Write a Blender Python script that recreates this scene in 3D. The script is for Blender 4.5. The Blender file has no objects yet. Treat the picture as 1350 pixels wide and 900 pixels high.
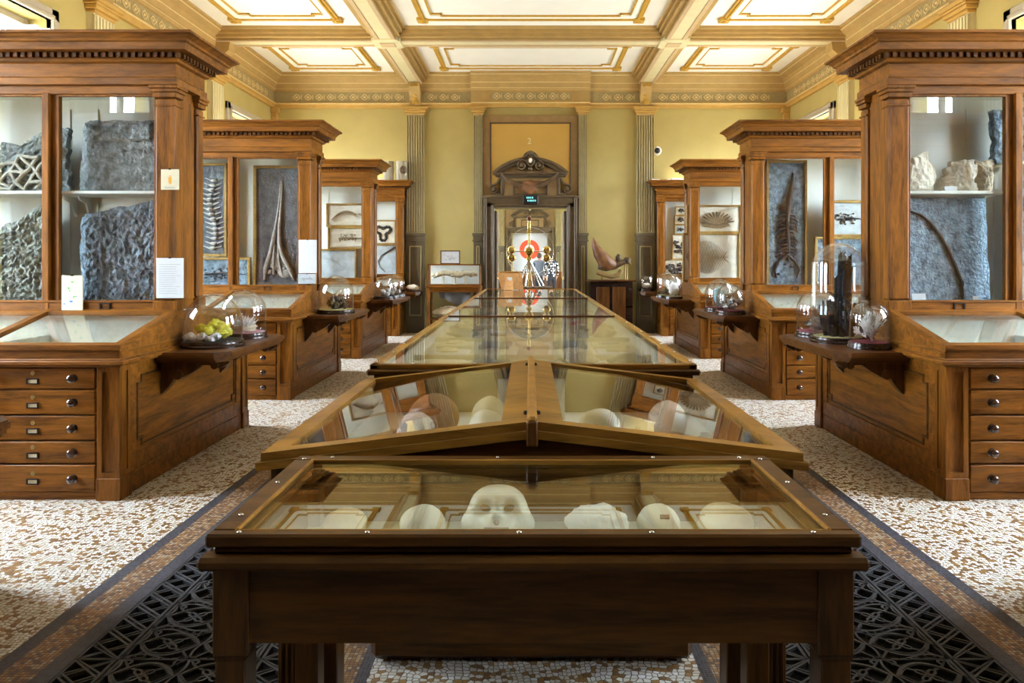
import bpy, bmesh, math, random
from mathutils import Vector, Matrix, noise
R = math.radians
PI = math.pi
random.seed(7)
SC = bpy.context.scene
COL = SC.collection

# ------------------------------------------------------------------ camera
CAMX, EYE, FPX = -0.02, 1.5, 960.0
cam_d = bpy.data.cameras.new('camera')
cam_d.sensor_width = 36.0
cam_d.lens = FPX / 1350 * 36.0
cam_d.shift_x = (675 - 698) / 1350
cam_d.shift_y = -(450 - 342) / 1350
cam_d.clip_start = 0.05
cam = bpy.data.objects.new('camera', cam_d)
COL.objects.link(cam)
cam.location = (CAMX, 0, EYE)
cam.rotation_euler = (R(90), 0, 0)
SC.camera = cam

# ------------------------------------------------------------------ sky and exposure
world = bpy.data.worlds.new('sky')
SC.world = world
world.use_nodes = True
bg = world.node_tree.nodes['Background']
_nt = world.node_tree                      # bright overcast sky above the horizon, dimmer ground below
_tc = _nt.nodes.new('ShaderNodeTexCoord'); _sp = _nt.nodes.new('ShaderNodeSeparateXYZ'); _rp = _nt.nodes.new('ShaderNodeValToRGB')
_mr = _nt.nodes.new('ShaderNodeMapRange'); _mr.inputs['From Min'].default_value = -1; _mr.inputs['From Max'].default_value = 1
_nt.links.new(_tc.outputs['Generated'], _sp.inputs[0]); _nt.links.new(_sp.outputs['Z'], _mr.inputs['Value'])
_nt.links.new(_mr.outputs[0], _rp.inputs['Fac']); _nt.links.new(_rp.outputs['Color'], bg.inputs[0])
_rp.color_ramp.elements[0].position = 0.49; _rp.color_ramp.elements[0].color = (0.30, 0.30, 0.28, 1)
_rp.color_ramp.elements[1].position = 0.52; _rp.color_ramp.elements[1].color = (0.80, 0.91, 1.05, 1)
bg.inputs[1].default_value = 60.0
SC.view_settings.view_transform = 'Standard'
SC.view_settings.look = 'None'
SC.view_settings.exposure = 0.0
SC.view_settings.gamma = 1.0
SC.view_settings.use_curve_mapping = False
SC.cycles.use_denoising = True
SC.cycles.transparent_max_bounces = 48
SC.cycles.max_bounces = 10
SC.cycles.diffuse_bounces = 6
SC.cycles.glossy_bounces = 5
SC.cycles.sample_clamp_indirect = 12.0
SC.cycles.caustics_reflective = False
SC.cycles.caustics_refractive = False

# room constants
WX = 5.29            # side walls
YB = 14.97           # back wall
YF = -1.10           # wall behind the camera
CEIL = 5.28
BEAMZ = 5.08
BX = 2.37            # long beams
BEAMY = [12.1, 8.86, 5.62, 2.38, -0.86]
WINY = [13.5, 10.45, 7.2, 4.0, 0.75]
WIN_ADDED = [18.6, 22.4, 26.2]  # unseen windows added to light the room beyond the door
WIN_H0, WIN_H1, WIN_W = 0.85, 4.12, 0.76
def sill(wy): return 3.02 if wy == 0.75 else WIN_H0     # entrance window's sill raised to keep its light off the front table

def portal(loc, sx, w, h):
    d = bpy.data.lights.new('window_portal', 'AREA')
    d.shape = 'RECTANGLE'; d.size = w; d.size_y = h
    d.cycles.is_portal = True
    o = bpy.data.objects.new('window_portal', d)
    COL.objects.link(o)
    o.location = loc
    o.rotation_euler = (R(90), 0, R(90) if sx < 0 else R(-90))
    o.rotation_euler = Vector((-sx, 0, 0)).to_track_quat('-Z', 'Y').to_euler()
for sx in (-1, 1):
    for wy in WINY + WIN_ADDED:
        portal((sx * (WX + 0.30), wy, (sill(wy) + WIN_H1) / 2), sx, WIN_H1 - sill(wy), 2 * WIN_W)

# ------------------------------------------------------------------ materials
MATS = {}
def new_mat(name):
    m = bpy.data.materials.new(name); m.use_nodes = True
    MATS[name] = m
    nt = m.node_tree
    return m, nt, nt.nodes['Principled BSDF']
def N(nt, t, **kw):
    n = nt.nodes.new(t)
    for k, v in kw.items():
        setattr(n, k, v)
    return n
def plain(name, col, rough=0.5, metal=0.0, vary=0.12, scale=8.0, bump=0.0, bscale=40.0, coat=0.0, spec=0.5, stretch=(1, 1, 1)):
    m, nt, b = new_mat(name)
    tc = N(nt, 'ShaderNodeTexCoord'); mp = N(nt, 'ShaderNodeMapping')
    mp.inputs['Scale'].default_value = stretch
    nt.links.new(tc.outputs['Object'], mp.inputs['Vector'])
    nz = N(nt, 'ShaderNodeTexNoise'); nz.inputs['Scale'].default_value = scale; nz.inputs['Detail'].default_value = 5
    nt.links.new(mp.outputs[0], nz.inputs['Vector'])
    rp = N(nt, 'ShaderNodeValToRGB')
    rp.color_ramp.elements[0].position = 0.3; rp.color_ramp.elements[1].position = 0.7
    rp.color_ramp.elements[0].color = tuple(max(0, c * (1 - vary)) for c in col) + (1,)
    rp.color_ramp.elements[1].color = tuple(min(1, c * (1 + vary)) for c in col) + (1,)
    nt.links.new(nz.outputs['Fac'], rp.inputs['Fac'])
    nt.links.new(rp.outputs['Color'], b.inputs['Base Color'])
    b.inputs['Roughness'].default_value = rough
    b.inputs['Metallic'].default_value = metal
    b.inputs['Specular IOR Level'].default_value = spec
    b.inputs['Coat Weight'].default_value = coat
    b.inputs['Coat Roughness'].default_value = 0.12
    if bump:
        n2 = N(nt, 'ShaderNodeTexNoise'); n2.inputs['Scale'].default_value = bscale; n2.inputs['Detail'].default_value = 6
        nt.links.new(mp.outputs[0], n2.inputs['Vector'])
        bp = N(nt, 'ShaderNodeBump'); bp.inputs['Strength'].default_value = bump; bp.inputs['Distance'].default_value = 0.02
        nt.links.new(n2.outputs['Fac'], bp.inputs['Height'])
        nt.links.new(bp.outputs[0], b.inputs['Normal'])
    return m
def wood(name, dark, light, stretch, rough=0.38, coat=0.05):
    m, nt, b = new_mat(name)
    tc = N(nt, 'ShaderNodeTexCoord'); oi = N(nt, 'ShaderNodeObjectInfo')
    mul = N(nt, 'ShaderNodeMath', operation='MULTIPLY'); mul.inputs[1].default_value = 37.0
    nt.links.new(oi.outputs['Random'], mul.inputs[0])
    ad = N(nt, 'ShaderNodeVectorMath', operation='ADD')
    nt.links.new(tc.outputs['Object'], ad.inputs[0]); nt.links.new(mul.outputs[0], ad.inputs[1])
    mp = N(nt, 'ShaderNodeMapping'); mp.inputs['Scale'].default_value = stretch
    nt.links.new(ad.outputs[0], mp.inputs['Vector'])
    n1 = N(nt, 'ShaderNodeTexNoise'); n1.inputs['Scale'].default_value = 5.0; n1.inputs['Detail'].default_value = 8
    n1.inputs['Distortion'].default_value = 0.8; n1.inputs['Roughness'].default_value = 0.62
    nt.links.new(mp.outputs[0], n1.inputs['Vector'])
    n2 = N(nt, 'ShaderNodeTexNoise'); n2.inputs['Scale'].default_value = 34.0; n2.inputs['Detail'].default_value = 3
    nt.links.new(mp.outputs[0], n2.inputs['Vector'])
    mx = N(nt, 'ShaderNodeMath', operation='MULTIPLY_ADD'); mx.inputs[1].default_value = 0.35
    nt.links.new(n2.outputs['Fac'], mx.inputs[0]); nt.links.new(n1.outputs['Fac'], mx.inputs[2])
    rp = N(nt, 'ShaderNodeValToRGB')
    rp.color_ramp.elements[0].position = 0.48; rp.color_ramp.elements[1].position = 0.86
    rp.color_ramp.elements[0].color = dark + (1,); rp.color_ramp.elements[1].color = light + (1,)
    nt.links.new(mx.outputs[0], rp.inputs['Fac'])
    nt.links.new(rp.outputs['Color'], b.inputs['Base Color'])
    b.inputs['Roughness'].default_value = rough
    b.inputs['Coat Weight'].default_value = coat
    b.inputs['Coat Roughness'].default_value = 0.18
    b.inputs['Specular IOR Level'].default_value = 0.18
    bp = N(nt, 'ShaderNodeBump'); bp.inputs['Strength'].default_value = 0.12; bp.inputs['Distance'].default_value = 0.004
    nt.links.new(mx.outputs[0], bp.inputs['Height']); nt.links.new(bp.outputs[0], b.inputs['Normal'])
    return m
OAK_D, OAK_L = (0.072, 0.0245, 0.0030), (0.275, 0.100, 0.0110)
wood('oak_v', OAK_D, OAK_L, (3.2, 3.2, 0.35))
wood('oak_h', OAK_D, OAK_L, (0.35, 3.2, 3.2))
wood('oak_y', OAK_D, OAK_L, (3.2, 0.35, 3.2))
wood('dark_oak_h', (0.040, 0.0135, 0.003), (0.13, 0.049, 0.010), (0.35, 3.2, 3.2))
wood('dark_oak_v', (0.040, 0.0135, 0.003), (0.13, 0.049, 0.010), (3.2, 3.2, 0.35))
wood('case_h', (0.030, 0.011, 0.0022), (0.105, 0.042, 0.007), (0.35, 3.2, 3.2), 0.34)
wood('case_v', (0.030, 0.011, 0.0022), (0.105, 0.042, 0.007), (3.2, 3.2, 0.35), 0.34)
wood('case_rim', (0.12, 0.050, 0.007), (0.33, 0.155, 0.024), (0.35, 1.6, 3.2), 0.28)
wood('pale_wood', (0.42, 0.21, 0.08), (0.62, 0.35, 0.15), (3.2, 3.2, 0.35), 0.45, 0.1)
wood('ebony', (0.012, 0.006, 0.004), (0.035, 0.014, 0.009), (0.4, 3.0, 3.0), 0.22, 0.4)
wood('gilt_frame', (0.22, 0.13, 0.035), (0.42, 0.27, 0.085), (1, 1, 1), 0.4)
plain('wall_yellow', (0.435, 0.35, 0.122), 0.75, vary=0.05, scale=2.5, bump=0.08, bscale=90)
plain('wall_ochre', (0.50, 0.30, 0.06), 0.7, vary=0.05, scale=2.0)
plain('stucco_ochre', (0.48, 0.29, 0.07), 0.6, vary=0.08, scale=6)
plain('stucco_tan', (0.42, 0.275, 0.095), 0.6, vary=0.08, scale=6)
plain('stucco_pink', (0.50, 0.36, 0.20), 0.6, vary=0.06, scale=6)
plain('stucco_cream', (0.62, 0.56, 0.34), 0.6, vary=0.05, scale=6)
plain('frieze_green', (0.34, 0.27, 0.125), 0.65, vary=0.1, scale=20)
plain('frieze_gold', (0.66, 0.51, 0.24), 0.5, vary=0.08, scale=20)
plain('gold_line', (0.50, 0.29, 0.035), 0.4, vary=0.15, scale=12)
plain('ceiling_white', (0.86, 0.86, 0.82), 0.8, vary=0.02, scale=3)
plain('pilaster_paint', (0.36, 0.29, 0.13), 0.55, vary=0.08, scale=8)
plain('pedestal_paint', (0.105, 0.082, 0.045), 0.5, vary=0.12, scale=8)
plain('surround_brown', (0.10, 0.065, 0.03), 0.42, vary=0.2, scale=10)
plain('surround_tan', (0.27, 0.165, 0.06), 0.5, vary=0.12, scale=8)
plain('window_paint', (0.42, 0.37, 0.29), 0.5, vary=0.05)
plain('case_lining', (0.74, 0.76, 0.72), 0.8, vary=0.03, scale=5)
plain('tray_lining', (0.72, 0.70, 0.60), 0.8, vary=0.05, scale=7)
plain('tray_green', (0.50, 0.50, 0.33), 0.8, vary=0.1, scale=6)
plain('paper', (0.60, 0.62, 0.64), 0.7, vary=0.03, scale=30)
plain('paper_cream', (0.60, 0.55, 0.38), 0.7, vary=0.05, scale=30)
plain('ink_grey', (0.30, 0.32, 0.34), 0.7)
plain('ink_green', (0.10, 0.42, 0.12), 0.6)
plain('ink_blue', (0.05, 0.2, 0.55), 0.6)
plain('ink_orange', (0.72, 0.34, 0.02), 0.6)
plain('iron', (0.036, 0.038, 0.046), 0.55, metal=0.0, vary=0.35, scale=25, spec=0.45)
plain('pit_black', (0.004, 0.004, 0.005), 0.9)
plain('black_metal', (0.02, 0.018, 0.016), 0.35, metal=0.5)
plain('knob_dark', (0.035, 0.016, 0.010), 0.12, coat=0.8, vary=0.2)
plain('brass', (0.62, 0.44, 0.15), 0.25, metal=1.0, vary=0.1)
plain('old_brass', (0.30, 0.21, 0.08), 0.4, metal=0.9, vary=0.2)
plain('steel', (0.66, 0.66, 0.64), 0.22, metal=1.0, vary=0.05)
plain('bone_white', (0.80, 0.76, 0.66), 0.55, vary=0.1, scale=14, bump=0.15, bscale=60)
plain('bone_cream', (0.66, 0.57, 0.38), 0.55, vary=0.18, scale=12, bump=0.2, bscale=50)
plain('bone_brown', (0.17, 0.068, 0.02), 0.5, vary=0.35, scale=9, bump=0.3, bscale=40)
plain('bone_dark', (0.085, 0.045, 0.016), 0.45, vary=0.4, scale=12, bump=0.3, bscale=40)
plain('bone_red', (0.36, 0.15, 0.06), 0.5, vary=0.35, scale=9)
plain('bone_tan', (0.24, 0.15, 0.045), 0.6, vary=0.2, scale=14)
plain('plaster', (0.72, 0.71, 0.68), 0.7, vary=0.12, scale=20, bump=0.3, bscale=50)
plain('slab_blue', (0.17, 0.245, 0.315), 0.7, vary=0.55, scale=17, bump=1.0, bscale=48)
plain('slab_grey', (0.165, 0.20, 0.21), 0.75, vary=0.55, scale=15, bump=1.0, bscale=42)
plain('slab_pale_green', (0.27, 0.31, 0.295), 0.75, vary=0.5, scale=20, bump=1.0, bscale=44)
plain('slab_dark', (0.085, 0.105, 0.13), 0.55, vary=0.4, scale=9, bump=0.7, bscale=40)
plain('slab_pale', (0.66, 0.62, 0.52), 0.8, vary=0.12, scale=8, bump=0.4, bscale=50)
plain('slab_sky', (0.44, 0.50, 0.53), 0.8, vary=0.15, scale=8, bump=0.4, bscale=50)
plain('slab_tan', (0.50, 0.42, 0.30), 0.8, vary=0.25, scale=10, bump=0.7, bscale=40)
plain('fossil_bone_grey', (0.36, 0.35, 0.33), 0.6, vary=0.25, scale=30, bump=0.4)
plain('fossil_black', (0.035, 0.030, 0.028), 0.45, vary=0.3, scale=30, bump=0.4)
plain('fossil_brown', (0.27, 0.20, 0.115), 0.7, vary=0.35, scale=30, bump=0.4)
plain('ridge_stone', (0.36, 0.35, 0.30), 0.8, vary=0.2, scale=25, bump=0.8)
plain('sulphur', (0.66, 0.60, 0.035), 0.35, vary=0.25, scale=20, bump=0.6, bscale=60, coat=0.3)
plain('crystal_white', (0.74, 0.73, 0.70), 0.3, vary=0.15, scale=25, bump=0.5, bscale=70, coat=0.3)
plain('stibnite', (0.035, 0.042, 0.055), 0.22, metal=0.65, vary=0.5, scale=14, bump=0.3)
plain('mineral_dark', (0.085, 0.07, 0.045), 0.35, vary=0.6, scale=18, bump=0.5, coat=0.2)
plain('mineral_blue', (0.22, 0.40, 0.43), 0.4, vary=0.3, scale=18, bump=0.5)
plain('mineral_silver', (0.30, 0.29, 0.28), 0.25, metal=0.5, vary=0.6, scale=30, bump=0.6)
plain('cloth_red', (0.20, 0.022, 0.045), 0.8)
plain('cloth_pink', (0.50, 0.25, 0.28), 0.8)
plain('cloth_olive', (0.46, 0.42, 0.19), 0.8)
plain('cloth_black', (0.012, 0.012, 0.014), 0.8)
plain('drape_grey', (0.15, 0.155, 0.165), 0.5, vary=0.2, scale=3)
plain('white_plastic', (0.80, 0.80, 0.78), 0.35, vary=0.02)
plain('black_plastic', (0.015, 0.015, 0.017), 0.3)
plain('red_ball', (0.22, 0.05, 0.035), 0.25, coat=0.5)
plain('ring_orange', (0.78, 0.075, 0.018), 0.6, vary=0.03)
plain('skin', (0.50, 0.30, 0.21), 0.55, vary=0.05)
plain('hair_brown', (0.05, 0.028, 0.015), 0.6)
plain('jacket_grey', (0.11, 0.125, 0.15), 0.8)
plain('trousers_dark', (0.02, 0.02, 0.026), 0.8)
plain('log_stone', (0.33, 0.285, 0.20), 0.85, vary=0.35, scale=7, bump=0.9, bscale=16, stretch=(3, 3, 0.5))
plain('carton', (0.80, 0.80, 0.77), 0.7, vary=0.03)
plain('note_red', (0.70, 0.10, 0.14), 0.6)
# black and white patterned cloth
m, nt, b = new_mat('cloth_pattern')
tc = N(nt, 'ShaderNodeTexCoord'); nz = N(nt, 'ShaderNodeTexVoronoi'); nz.inputs['Scale'].default_value = 13
rp = N(nt, 'ShaderNodeValToRGB'); rp.color_ramp.interpolation = 'CONSTANT'
rp.color_ramp.elements[0].color = (0.75, 0.75, 0.75, 1); rp.color_ramp.elements[1].color = (0.015, 0.015, 0.02, 1); rp.color_ramp.elements[1].position = 0.42
nt.links.new(tc.outputs['Object'], nz.inputs['Vector']); nt.links.new(nz.outputs['Distance'], rp.inputs['Fac'])
nt.links.new(rp.outputs['Color'], b.inputs['Base Color']); b.inputs['Roughness'].default_value = 0.8

def glass(name, tint=(0.97, 0.985, 0.98), ior=1.5):
    m = bpy.data.materials.new(name); m.use_nodes = True; MATS[name] = m
    nt = m.node_tree; nt.nodes.clear()
    out = N(nt, 'ShaderNodeOutputMaterial'); mix = N(nt, 'ShaderNodeMixShader')
    tr = N(nt, 'ShaderNodeBsdfTransparent'); gl = N(nt, 'ShaderNodeBsdfGlossy')
    tr.inputs['Color'].default_value = tint + (1,)
    gl.inputs['Roughness'].default_value = 0.0
    gl.inputs['Color'].default_value = (1, 1, 1, 1)
    geo = N(nt, 'ShaderNodeNewGeometry'); fr = N(nt, 'ShaderNodeFresnel')
    mr = N(nt, 'ShaderNodeMapRange')           # the same outside index on both faces of the pane
    mr.inputs['To Min'].default_value = ior; mr.inputs['To Max'].default_value = 1 / ior
    nt.links.new(geo.outputs['Backfacing'], mr.inputs['Value'])
    nt.links.new(mr.outputs[0], fr.inputs['IOR'])
    nt.links.new(fr.outputs[0], mix.inputs['Fac'])
    nt.links.new(tr.outputs[0], mix.inputs[1]); nt.links.new(gl.outputs[0], mix.inputs[2])
    nt.links.new(mix.outputs[0], out.inputs['Surface'])
    return m
glass('glass_clear')
glass('glass_green', (0.945, 0.975, 0.94))
glass('glass_dome', (0.97, 0.98, 0.985), 1.7)

# floor mosaics
def mosaic(name, cols, scale, grout, random_amt=1.0, stretch=(1, 1, 1), rough=0.42):
    m, nt, b = new_mat(name)
    tc = N(nt, 'ShaderNodeTexCoord'); mp = N(nt, 'ShaderNodeMapping'); mp.inputs['Scale'].default_value = stretch
    nt.links.new(tc.outputs['Object'], mp.inputs['Vector'])
    wz = N(nt, 'ShaderNodeTexNoise'); wz.inputs['Scale'].default_value = 2.2; wz.inputs['Detail'].default_value = 1
    nt.links.new(mp.outputs[0], wz.inputs['Vector'])
    mulv = N(nt, 'ShaderNodeVectorMath', operation='MULTIPLY_ADD')
    mulv.inputs[1].default_value = (0.16 * random_amt,) * 3
    nt.links.new(wz.outputs['Color'], mulv.inputs[0]); nt.links.new(mp.outputs[0], mulv.inputs[2])
    v1 = N(nt, 'ShaderNodeTexVoronoi'); v1.voronoi_dimensions = '2D'; v1.inputs['Scale'].default_value = scale; v1.inputs['Randomness'].default_value = 0.62 * random_amt
    v2 = N(nt, 'ShaderNodeTexVoronoi'); v2.voronoi_dimensions = '2D'; v2.feature = 'DISTANCE_TO_EDGE'; v2.inputs['Scale'].default_value = scale; v2.inputs['Randomness'].default_value = 0.62 * random_amt
    nt.links.new(mulv.outputs[0], v1.inputs['Vector']); nt.links.new(mulv.outputs[0], v2.inputs['Vector'])
    sep = N(nt, 'ShaderNodeSeparateColor'); nt.links.new(v1.outputs['Color'], sep.inputs[0])
    rp = N(nt, 'ShaderNodeValToRGB'); rp.color_ramp.interpolation = 'CONSTANT'
    els = rp.color_ramp.elements
    els[0].position = 0; els[0].color = cols[0][1] + (1,)
    els[1].position = cols[1][0]; els[1].color = cols[1][1] + (1,)
    for p, c in cols[2:]:
        e = els.new(p); e.color = c + (1,)
    nt.links.new(sep.outputs[0], rp.inputs['Fac'])
    gr = N(nt, 'ShaderNodeMapRange'); gr.inputs['From Min'].default_value = 0.03; gr.inputs['From Max'].default_value = 0.12
    nt.links.new(v2.outputs['Distance'], gr.inputs['Value'])
    mx = N(nt, 'ShaderNodeMix', data_type='RGBA')
    mx.inputs[6].default_value = grout + (1,)
    nt.links.new(gr.outputs[0], mx.inputs[0]); nt.links.new(rp.outputs['Color'], mx.inputs[7])
    nt.links.new(mx.outputs[2], b.inputs['Base Color'])
    b.inputs['Roughness'].default_value = rough
    bp = N(nt, 'ShaderNodeBump'); bp.inputs['Strength'].default_value = 0.5; bp.inputs['Distance'].default_value = 0.004
    nt.links.new(gr.outputs[0], bp.inputs['Height']); nt.links.new(bp.outputs[0], b.inputs['Normal'])
    return m
mosaic('mosaic_field', [(0, (0.70, 0.68, 0.62)), (0.34, (0.60, 0.56, 0.47)), (0.58, (0.76, 0.75, 0.73)), (0.74, (0.33, 0.175, 0.045)), (0.88, (0.22, 0.11, 0.03))], 46, (0.13, 0.070, 0.025))
mosaic('mosaic_band', [(0, (0.26, 0.13, 0.055)), (0.3, (0.36, 0.20, 0.08)), (0.6, (0.42, 0.33, 0.22)), (0.82, (0.14, 0.085, 0.075))], 62, (0.035, 0.03, 0.03), 0.03)
mosaic('mosaic_line', [(0, (0.028, 0.032, 0.055)), (0.5, (0.05, 0.055, 0.085))], 80, (0.09, 0.08, 0.07), 0.03)

# ------------------------------------------------------------------ mesh builder
class MB:
    def __init__(s, sx=1):
        s.v = []; s.f = []; s.sx = sx
    def add(s, vs, fs):
        o = len(s.v)
        s.v += [tuple(p) for p in vs]
        s.f += [tuple(i + o for i in f) for f in fs]
        return s
    def box(s, x0, x1, y0, y1, z0, z1, c=0.0):
        if x0 > x1: x0, x1 = x1, x0
        if y0 > y1: y0, y1 = y1, y0
        if z0 > z1: z0, z1 = z1, z0
        c = min(c, (x1 - x0) * .45, (y1 - y0) * .45, (z1 - z0) * .45)
        if c <= 0:
            return s.add([(x, y, z) for z in (z0, z1) for y in (y0, y1) for x in (x0, x1)],
                         [(0, 2, 3, 1), (4, 5, 7, 6), (0, 1, 5, 4), (2, 6, 7, 3), (0, 4, 6, 2), (1, 3, 7, 5)])
        X, Y, Z = (x0, x1), (y0, y1), (z0, z1)
        vs = []; idx = {}
        for i in (0, 1):
            for j in (0, 1):
                for k in (0, 1):
                    di, dj, dk = (1 - 2 * i) * c, (1 - 2 * j) * c, (1 - 2 * k) * c
                    for ax in range(3):
                        p = [X[i] + di, Y[j] + dj, Z[k] + dk]
                        p[ax] = (X[i], Y[j], Z[k])[ax]
                        idx[i, j, k, ax] = len(vs); vs.append(tuple(p))
        fs = []
        def q(*ks): fs.append(tuple(idx[k] for k in ks))
        for i in (0, 1):
            a = [(i, 0, 0, 0), (i, 1, 0, 0), (i, 1, 1, 0), (i, 0, 1, 0)]; q(*(a if i else a[::-1]))
            a = [(0, i, 0, 1), (0, i, 1, 1), (1, i, 1, 1), (1, i, 0, 1)]; q(*(a if i else a[::-1]))
            a = [(0, 0, i, 2), (1, 0, i, 2), (1, 1, i, 2), (0, 1, i, 2)]; q(*(a if i else a[::-1]))
        for i in (0, 1):
            for j in (0, 1):
                q((i, j, 0, 0), (i, j, 1, 0), (i, j, 1, 1), (i, j, 0, 1))
                q((i, 0, j, 0), (i, 1, j, 0), (i, 1, j, 2), (i, 0, j, 2))
                q((0, i, j, 1), (1, i, j, 1), (1, i, j, 2), (0, i, j, 2))
                for k in (0, 1):
                    q((i, j, k, 0), (i, j, k, 1), (i, j, k, 2))
        return s.add(vs, fs)
    def prism(s, poly, a0, a1, axis='x'):
        """extrude a polygon: axis x -> poly in (y,z); y -> (x,z); z -> (x,y)"""
        n = len(poly)
        def P(u, w, a):
            return (a, u, w) if axis == 'x' else (u, a, w) if axis == 'y' else (u, w, a)
        vs = [P(u, w, a0) for u, w in poly] + [P(u, w, a1) for u, w in poly]
        fs = [tuple(range(n))[::-1], tuple(range(n, 2 * n))]
        fs += [(i, (i + 1) % n, n + (i + 1) % n, n + i) for i in range(n)]
        return s.add(vs, fs)
    def lathe(s, prof, c=(0, 0, 0), seg=24, axis='z', a0=0, a1=2 * PI, cap=True):
        vs, fs = [], []
        full = abs(a1 - a0 - 2 * PI) < 1e-6
        m = seg if full else seg + 1
        for r, h in prof:
            for i in range(m):
                a = a0 + (a1 - a0) * i / seg
                u, w = r * math.cos(a), r * math.sin(a)
                p = (u, w, h) if axis == 'z' else (u, h, w) if axis == 'y' else (h, u, w)
                vs.append((p[0] + c[0], p[1] + c[1], p[2] + c[2]))
        for k in range(len(prof) - 1):
            for i in range(seg):
                j = (i + 1) % m
                fs.append((k * m + i, k * m + j, (k + 1) * m + j, (k + 1) * m + i))
        if cap and full:
            if prof[0][0] > 1e-4: fs.append(tuple(range(m))[::-1])
            if prof[-1][0] > 1e-4: fs.append(tuple((len(prof) - 1) * m + i for i in range(m)))
        return s.add(vs, fs)
    def tube(s, pts, r, seg=8, closed=False):
        pts = [Vector(p) for p in pts]
        n = len(pts)
        rr = r if hasattr(r, '__len__') else [r] * n
        vs, fs = [], []
        up = Vector((0.123, 0.321, 0.94)).normalized()
        for i, p in enumerate(pts):
            a = pts[(i - 1) % n] if (i or closed) else p
            b = pts[(i + 1) % n] if (i < n - 1 or closed) else p
            t = (b - a)
            t = t.normalized() if t.length > 1e-9 else Vector((0, 0, 1))
            u = t.cross(up)
            u = u.normalized() if u.length > 1e-4 else t.cross(Vector((1, 0, 0))).normalized()
            w = u.cross(t)
            up = w
            for k in range(seg):
                an = 2 * PI * k / seg
                vs.append(p + (u * math.cos(an) + w * math.sin(an)) * rr[i])
        for i in range(n if closed else n - 1):
            for k in range(seg):
                k2 = (k + 1) % seg
                i2 = (i + 1) % n
                fs.append((i * seg + k, i * seg + k2, i2 * seg + k2, i2 * seg + k))
        if not closed:
            fs.append(tuple(range(seg))[::-1]); fs.append(tuple((n - 1) * seg + k for k in range(seg)))
        return s.add(vs, fs)
    def ribbon(s, pts, w, z0, z1, closed=False, plane='xy', off=0.0):
        """flat bar of width w along a 2-D path; plane xy: height z0..z1; plane xz: depth y0..y1"""
        pts = [Vector((p[0], p[1])) for p in pts]
        n = len(pts); vs, fs = [], []
        for i, p in enumerate(pts):
            a = pts[(i - 1) % n] if (i or closed) else p
            b = pts[(i + 1) % n] if (i < n - 1 or closed) else p
            t = b - a
            t = t.normalized() if t.length > 1e-9 else Vector((1, 0))
            nn = Vector((-t.y, t.x)) * (w / 2)
            for q, z in ((p - nn, z0), (p + nn, z0), (p + nn, z1), (p - nn, z1)):
                vs.append((q.x, q.y, z) if plane == 'xy' else (q.x, z, q.y) if plane == 'xz' else (z, q.x, q.y))
        m = n if closed else n - 1
        for i in range(m):
            j = (i + 1) % n
            for k in range(4):
                k2 = (k + 1) % 4
                fs.append((i * 4 + k, i * 4 + k2, j * 4 + k2, j * 4 + k))
        if not closed:
            fs.append((0, 1, 2, 3)); fs.append(tuple((n - 1) * 4 + k for k in (3, 2, 1, 0)))
        return s.add(vs, fs)
    def blob(s, c, rad, seg=20, rings=14, amp=0.0, freq=3.0, seed=0.0, bumps=(), rot=None):
        vs, fs = [], []
        bs = [(Vector(d).normalized(), a, sg) for d, a, sg in bumps]
        for i in range(rings + 1):
            th = PI * i / rings
            m = 1 if i in (0, rings) else seg
            for k in range(m):
                ph = 2 * PI * k / seg
                d = Vector((math.sin(th) * math.cos(ph), math.sin(th) * math.sin(ph), math.cos(th)))
                r = 1.0
                if amp:
                    r += amp * noise.fractal(d * freq + Vector((seed, seed * 1.7, -seed)), 1.0, 2.0, 4)
                for bd, a, sg in bs:
                    an = math.acos(max(-1, min(1, d.dot(bd))))
                    r += a * math.exp(-(an / sg) ** 2)
                p = Vector((d.x * rad[0], d.y * rad[1], d.z * rad[2])) * r
                if rot is not None: p = rot @ p
                vs.append(p + Vector(c))
        def ix(i, k):
            if i == 0: return 0
            if i == rings: return 1 + (rings - 1) * seg
            return 1 + (i - 1) * seg + k % seg
        for i in range(rings):
            for k in range(seg):
                if i == 0: fs.append((0, ix(1, k), ix(1, k + 1)))
                elif i == rings - 1: fs.append((ix(i, k), ix(rings, 0), ix(i, k + 1)))
                else: fs.append((ix(i, k), ix(i + 1, k), ix(i + 1, k + 1), ix(i, k + 1)))
        return s.add(vs, fs)
    def mesh(s, name, smooth=False, angle=None):
        me = bpy.data.meshes.new(name)
        vs = [(x * s.sx, y, z) for x, y, z in s.v] if s.sx != 1 else s.v
        me.from_pydata(vs, [], s.f)
        bm = bmesh.new(); bm.from_mesh(me)
        bmesh.ops.recalc_face_normals(bm, faces=bm.faces)
        bm.to_mesh(me); bm.free()
        if smooth:
            me.shade_smooth()
            if angle is not None:
                me.set_sharp_from_angle(angle=R(angle))
        return me
    def build(s, name, mat, parent=None, smooth=False, angle=40, loc=None):
        me = s.mesh(name, smooth, angle if smooth else None)
        me.materials.append(MATS[mat])
        o = bpy.data.objects.new(name, me)
        COL.objects.link(o)
        if parent is not None: o.parent = parent
        if loc is not None: o.location = loc
        return o
def tag(o, label, cat, group=None, kind=None):
    o['label'] = label; o['category'] = cat; o['kind'] = kind or 'thing'
    if group: o['group'] = group
    return o
def thing(name, label, cat, loc=(0, 0, 0), rz=0.0, group=None):
    o = bpy.data.objects.new(name, None)
    o.empty_display_size = 0.1
    COL.objects.link(o); o.location = loc; o.rotation_euler = (0, 0, rz)
    return tag(o, label, cat, group)
def struct(name, mb, mat, parent=None, label=None):
    o = mb.build(name, mat, parent)
    if parent is None:
        o['kind'] = 'structure'
        if label: o['label'] = label; o['category'] = name.split('_')[0]
    return o
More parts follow.
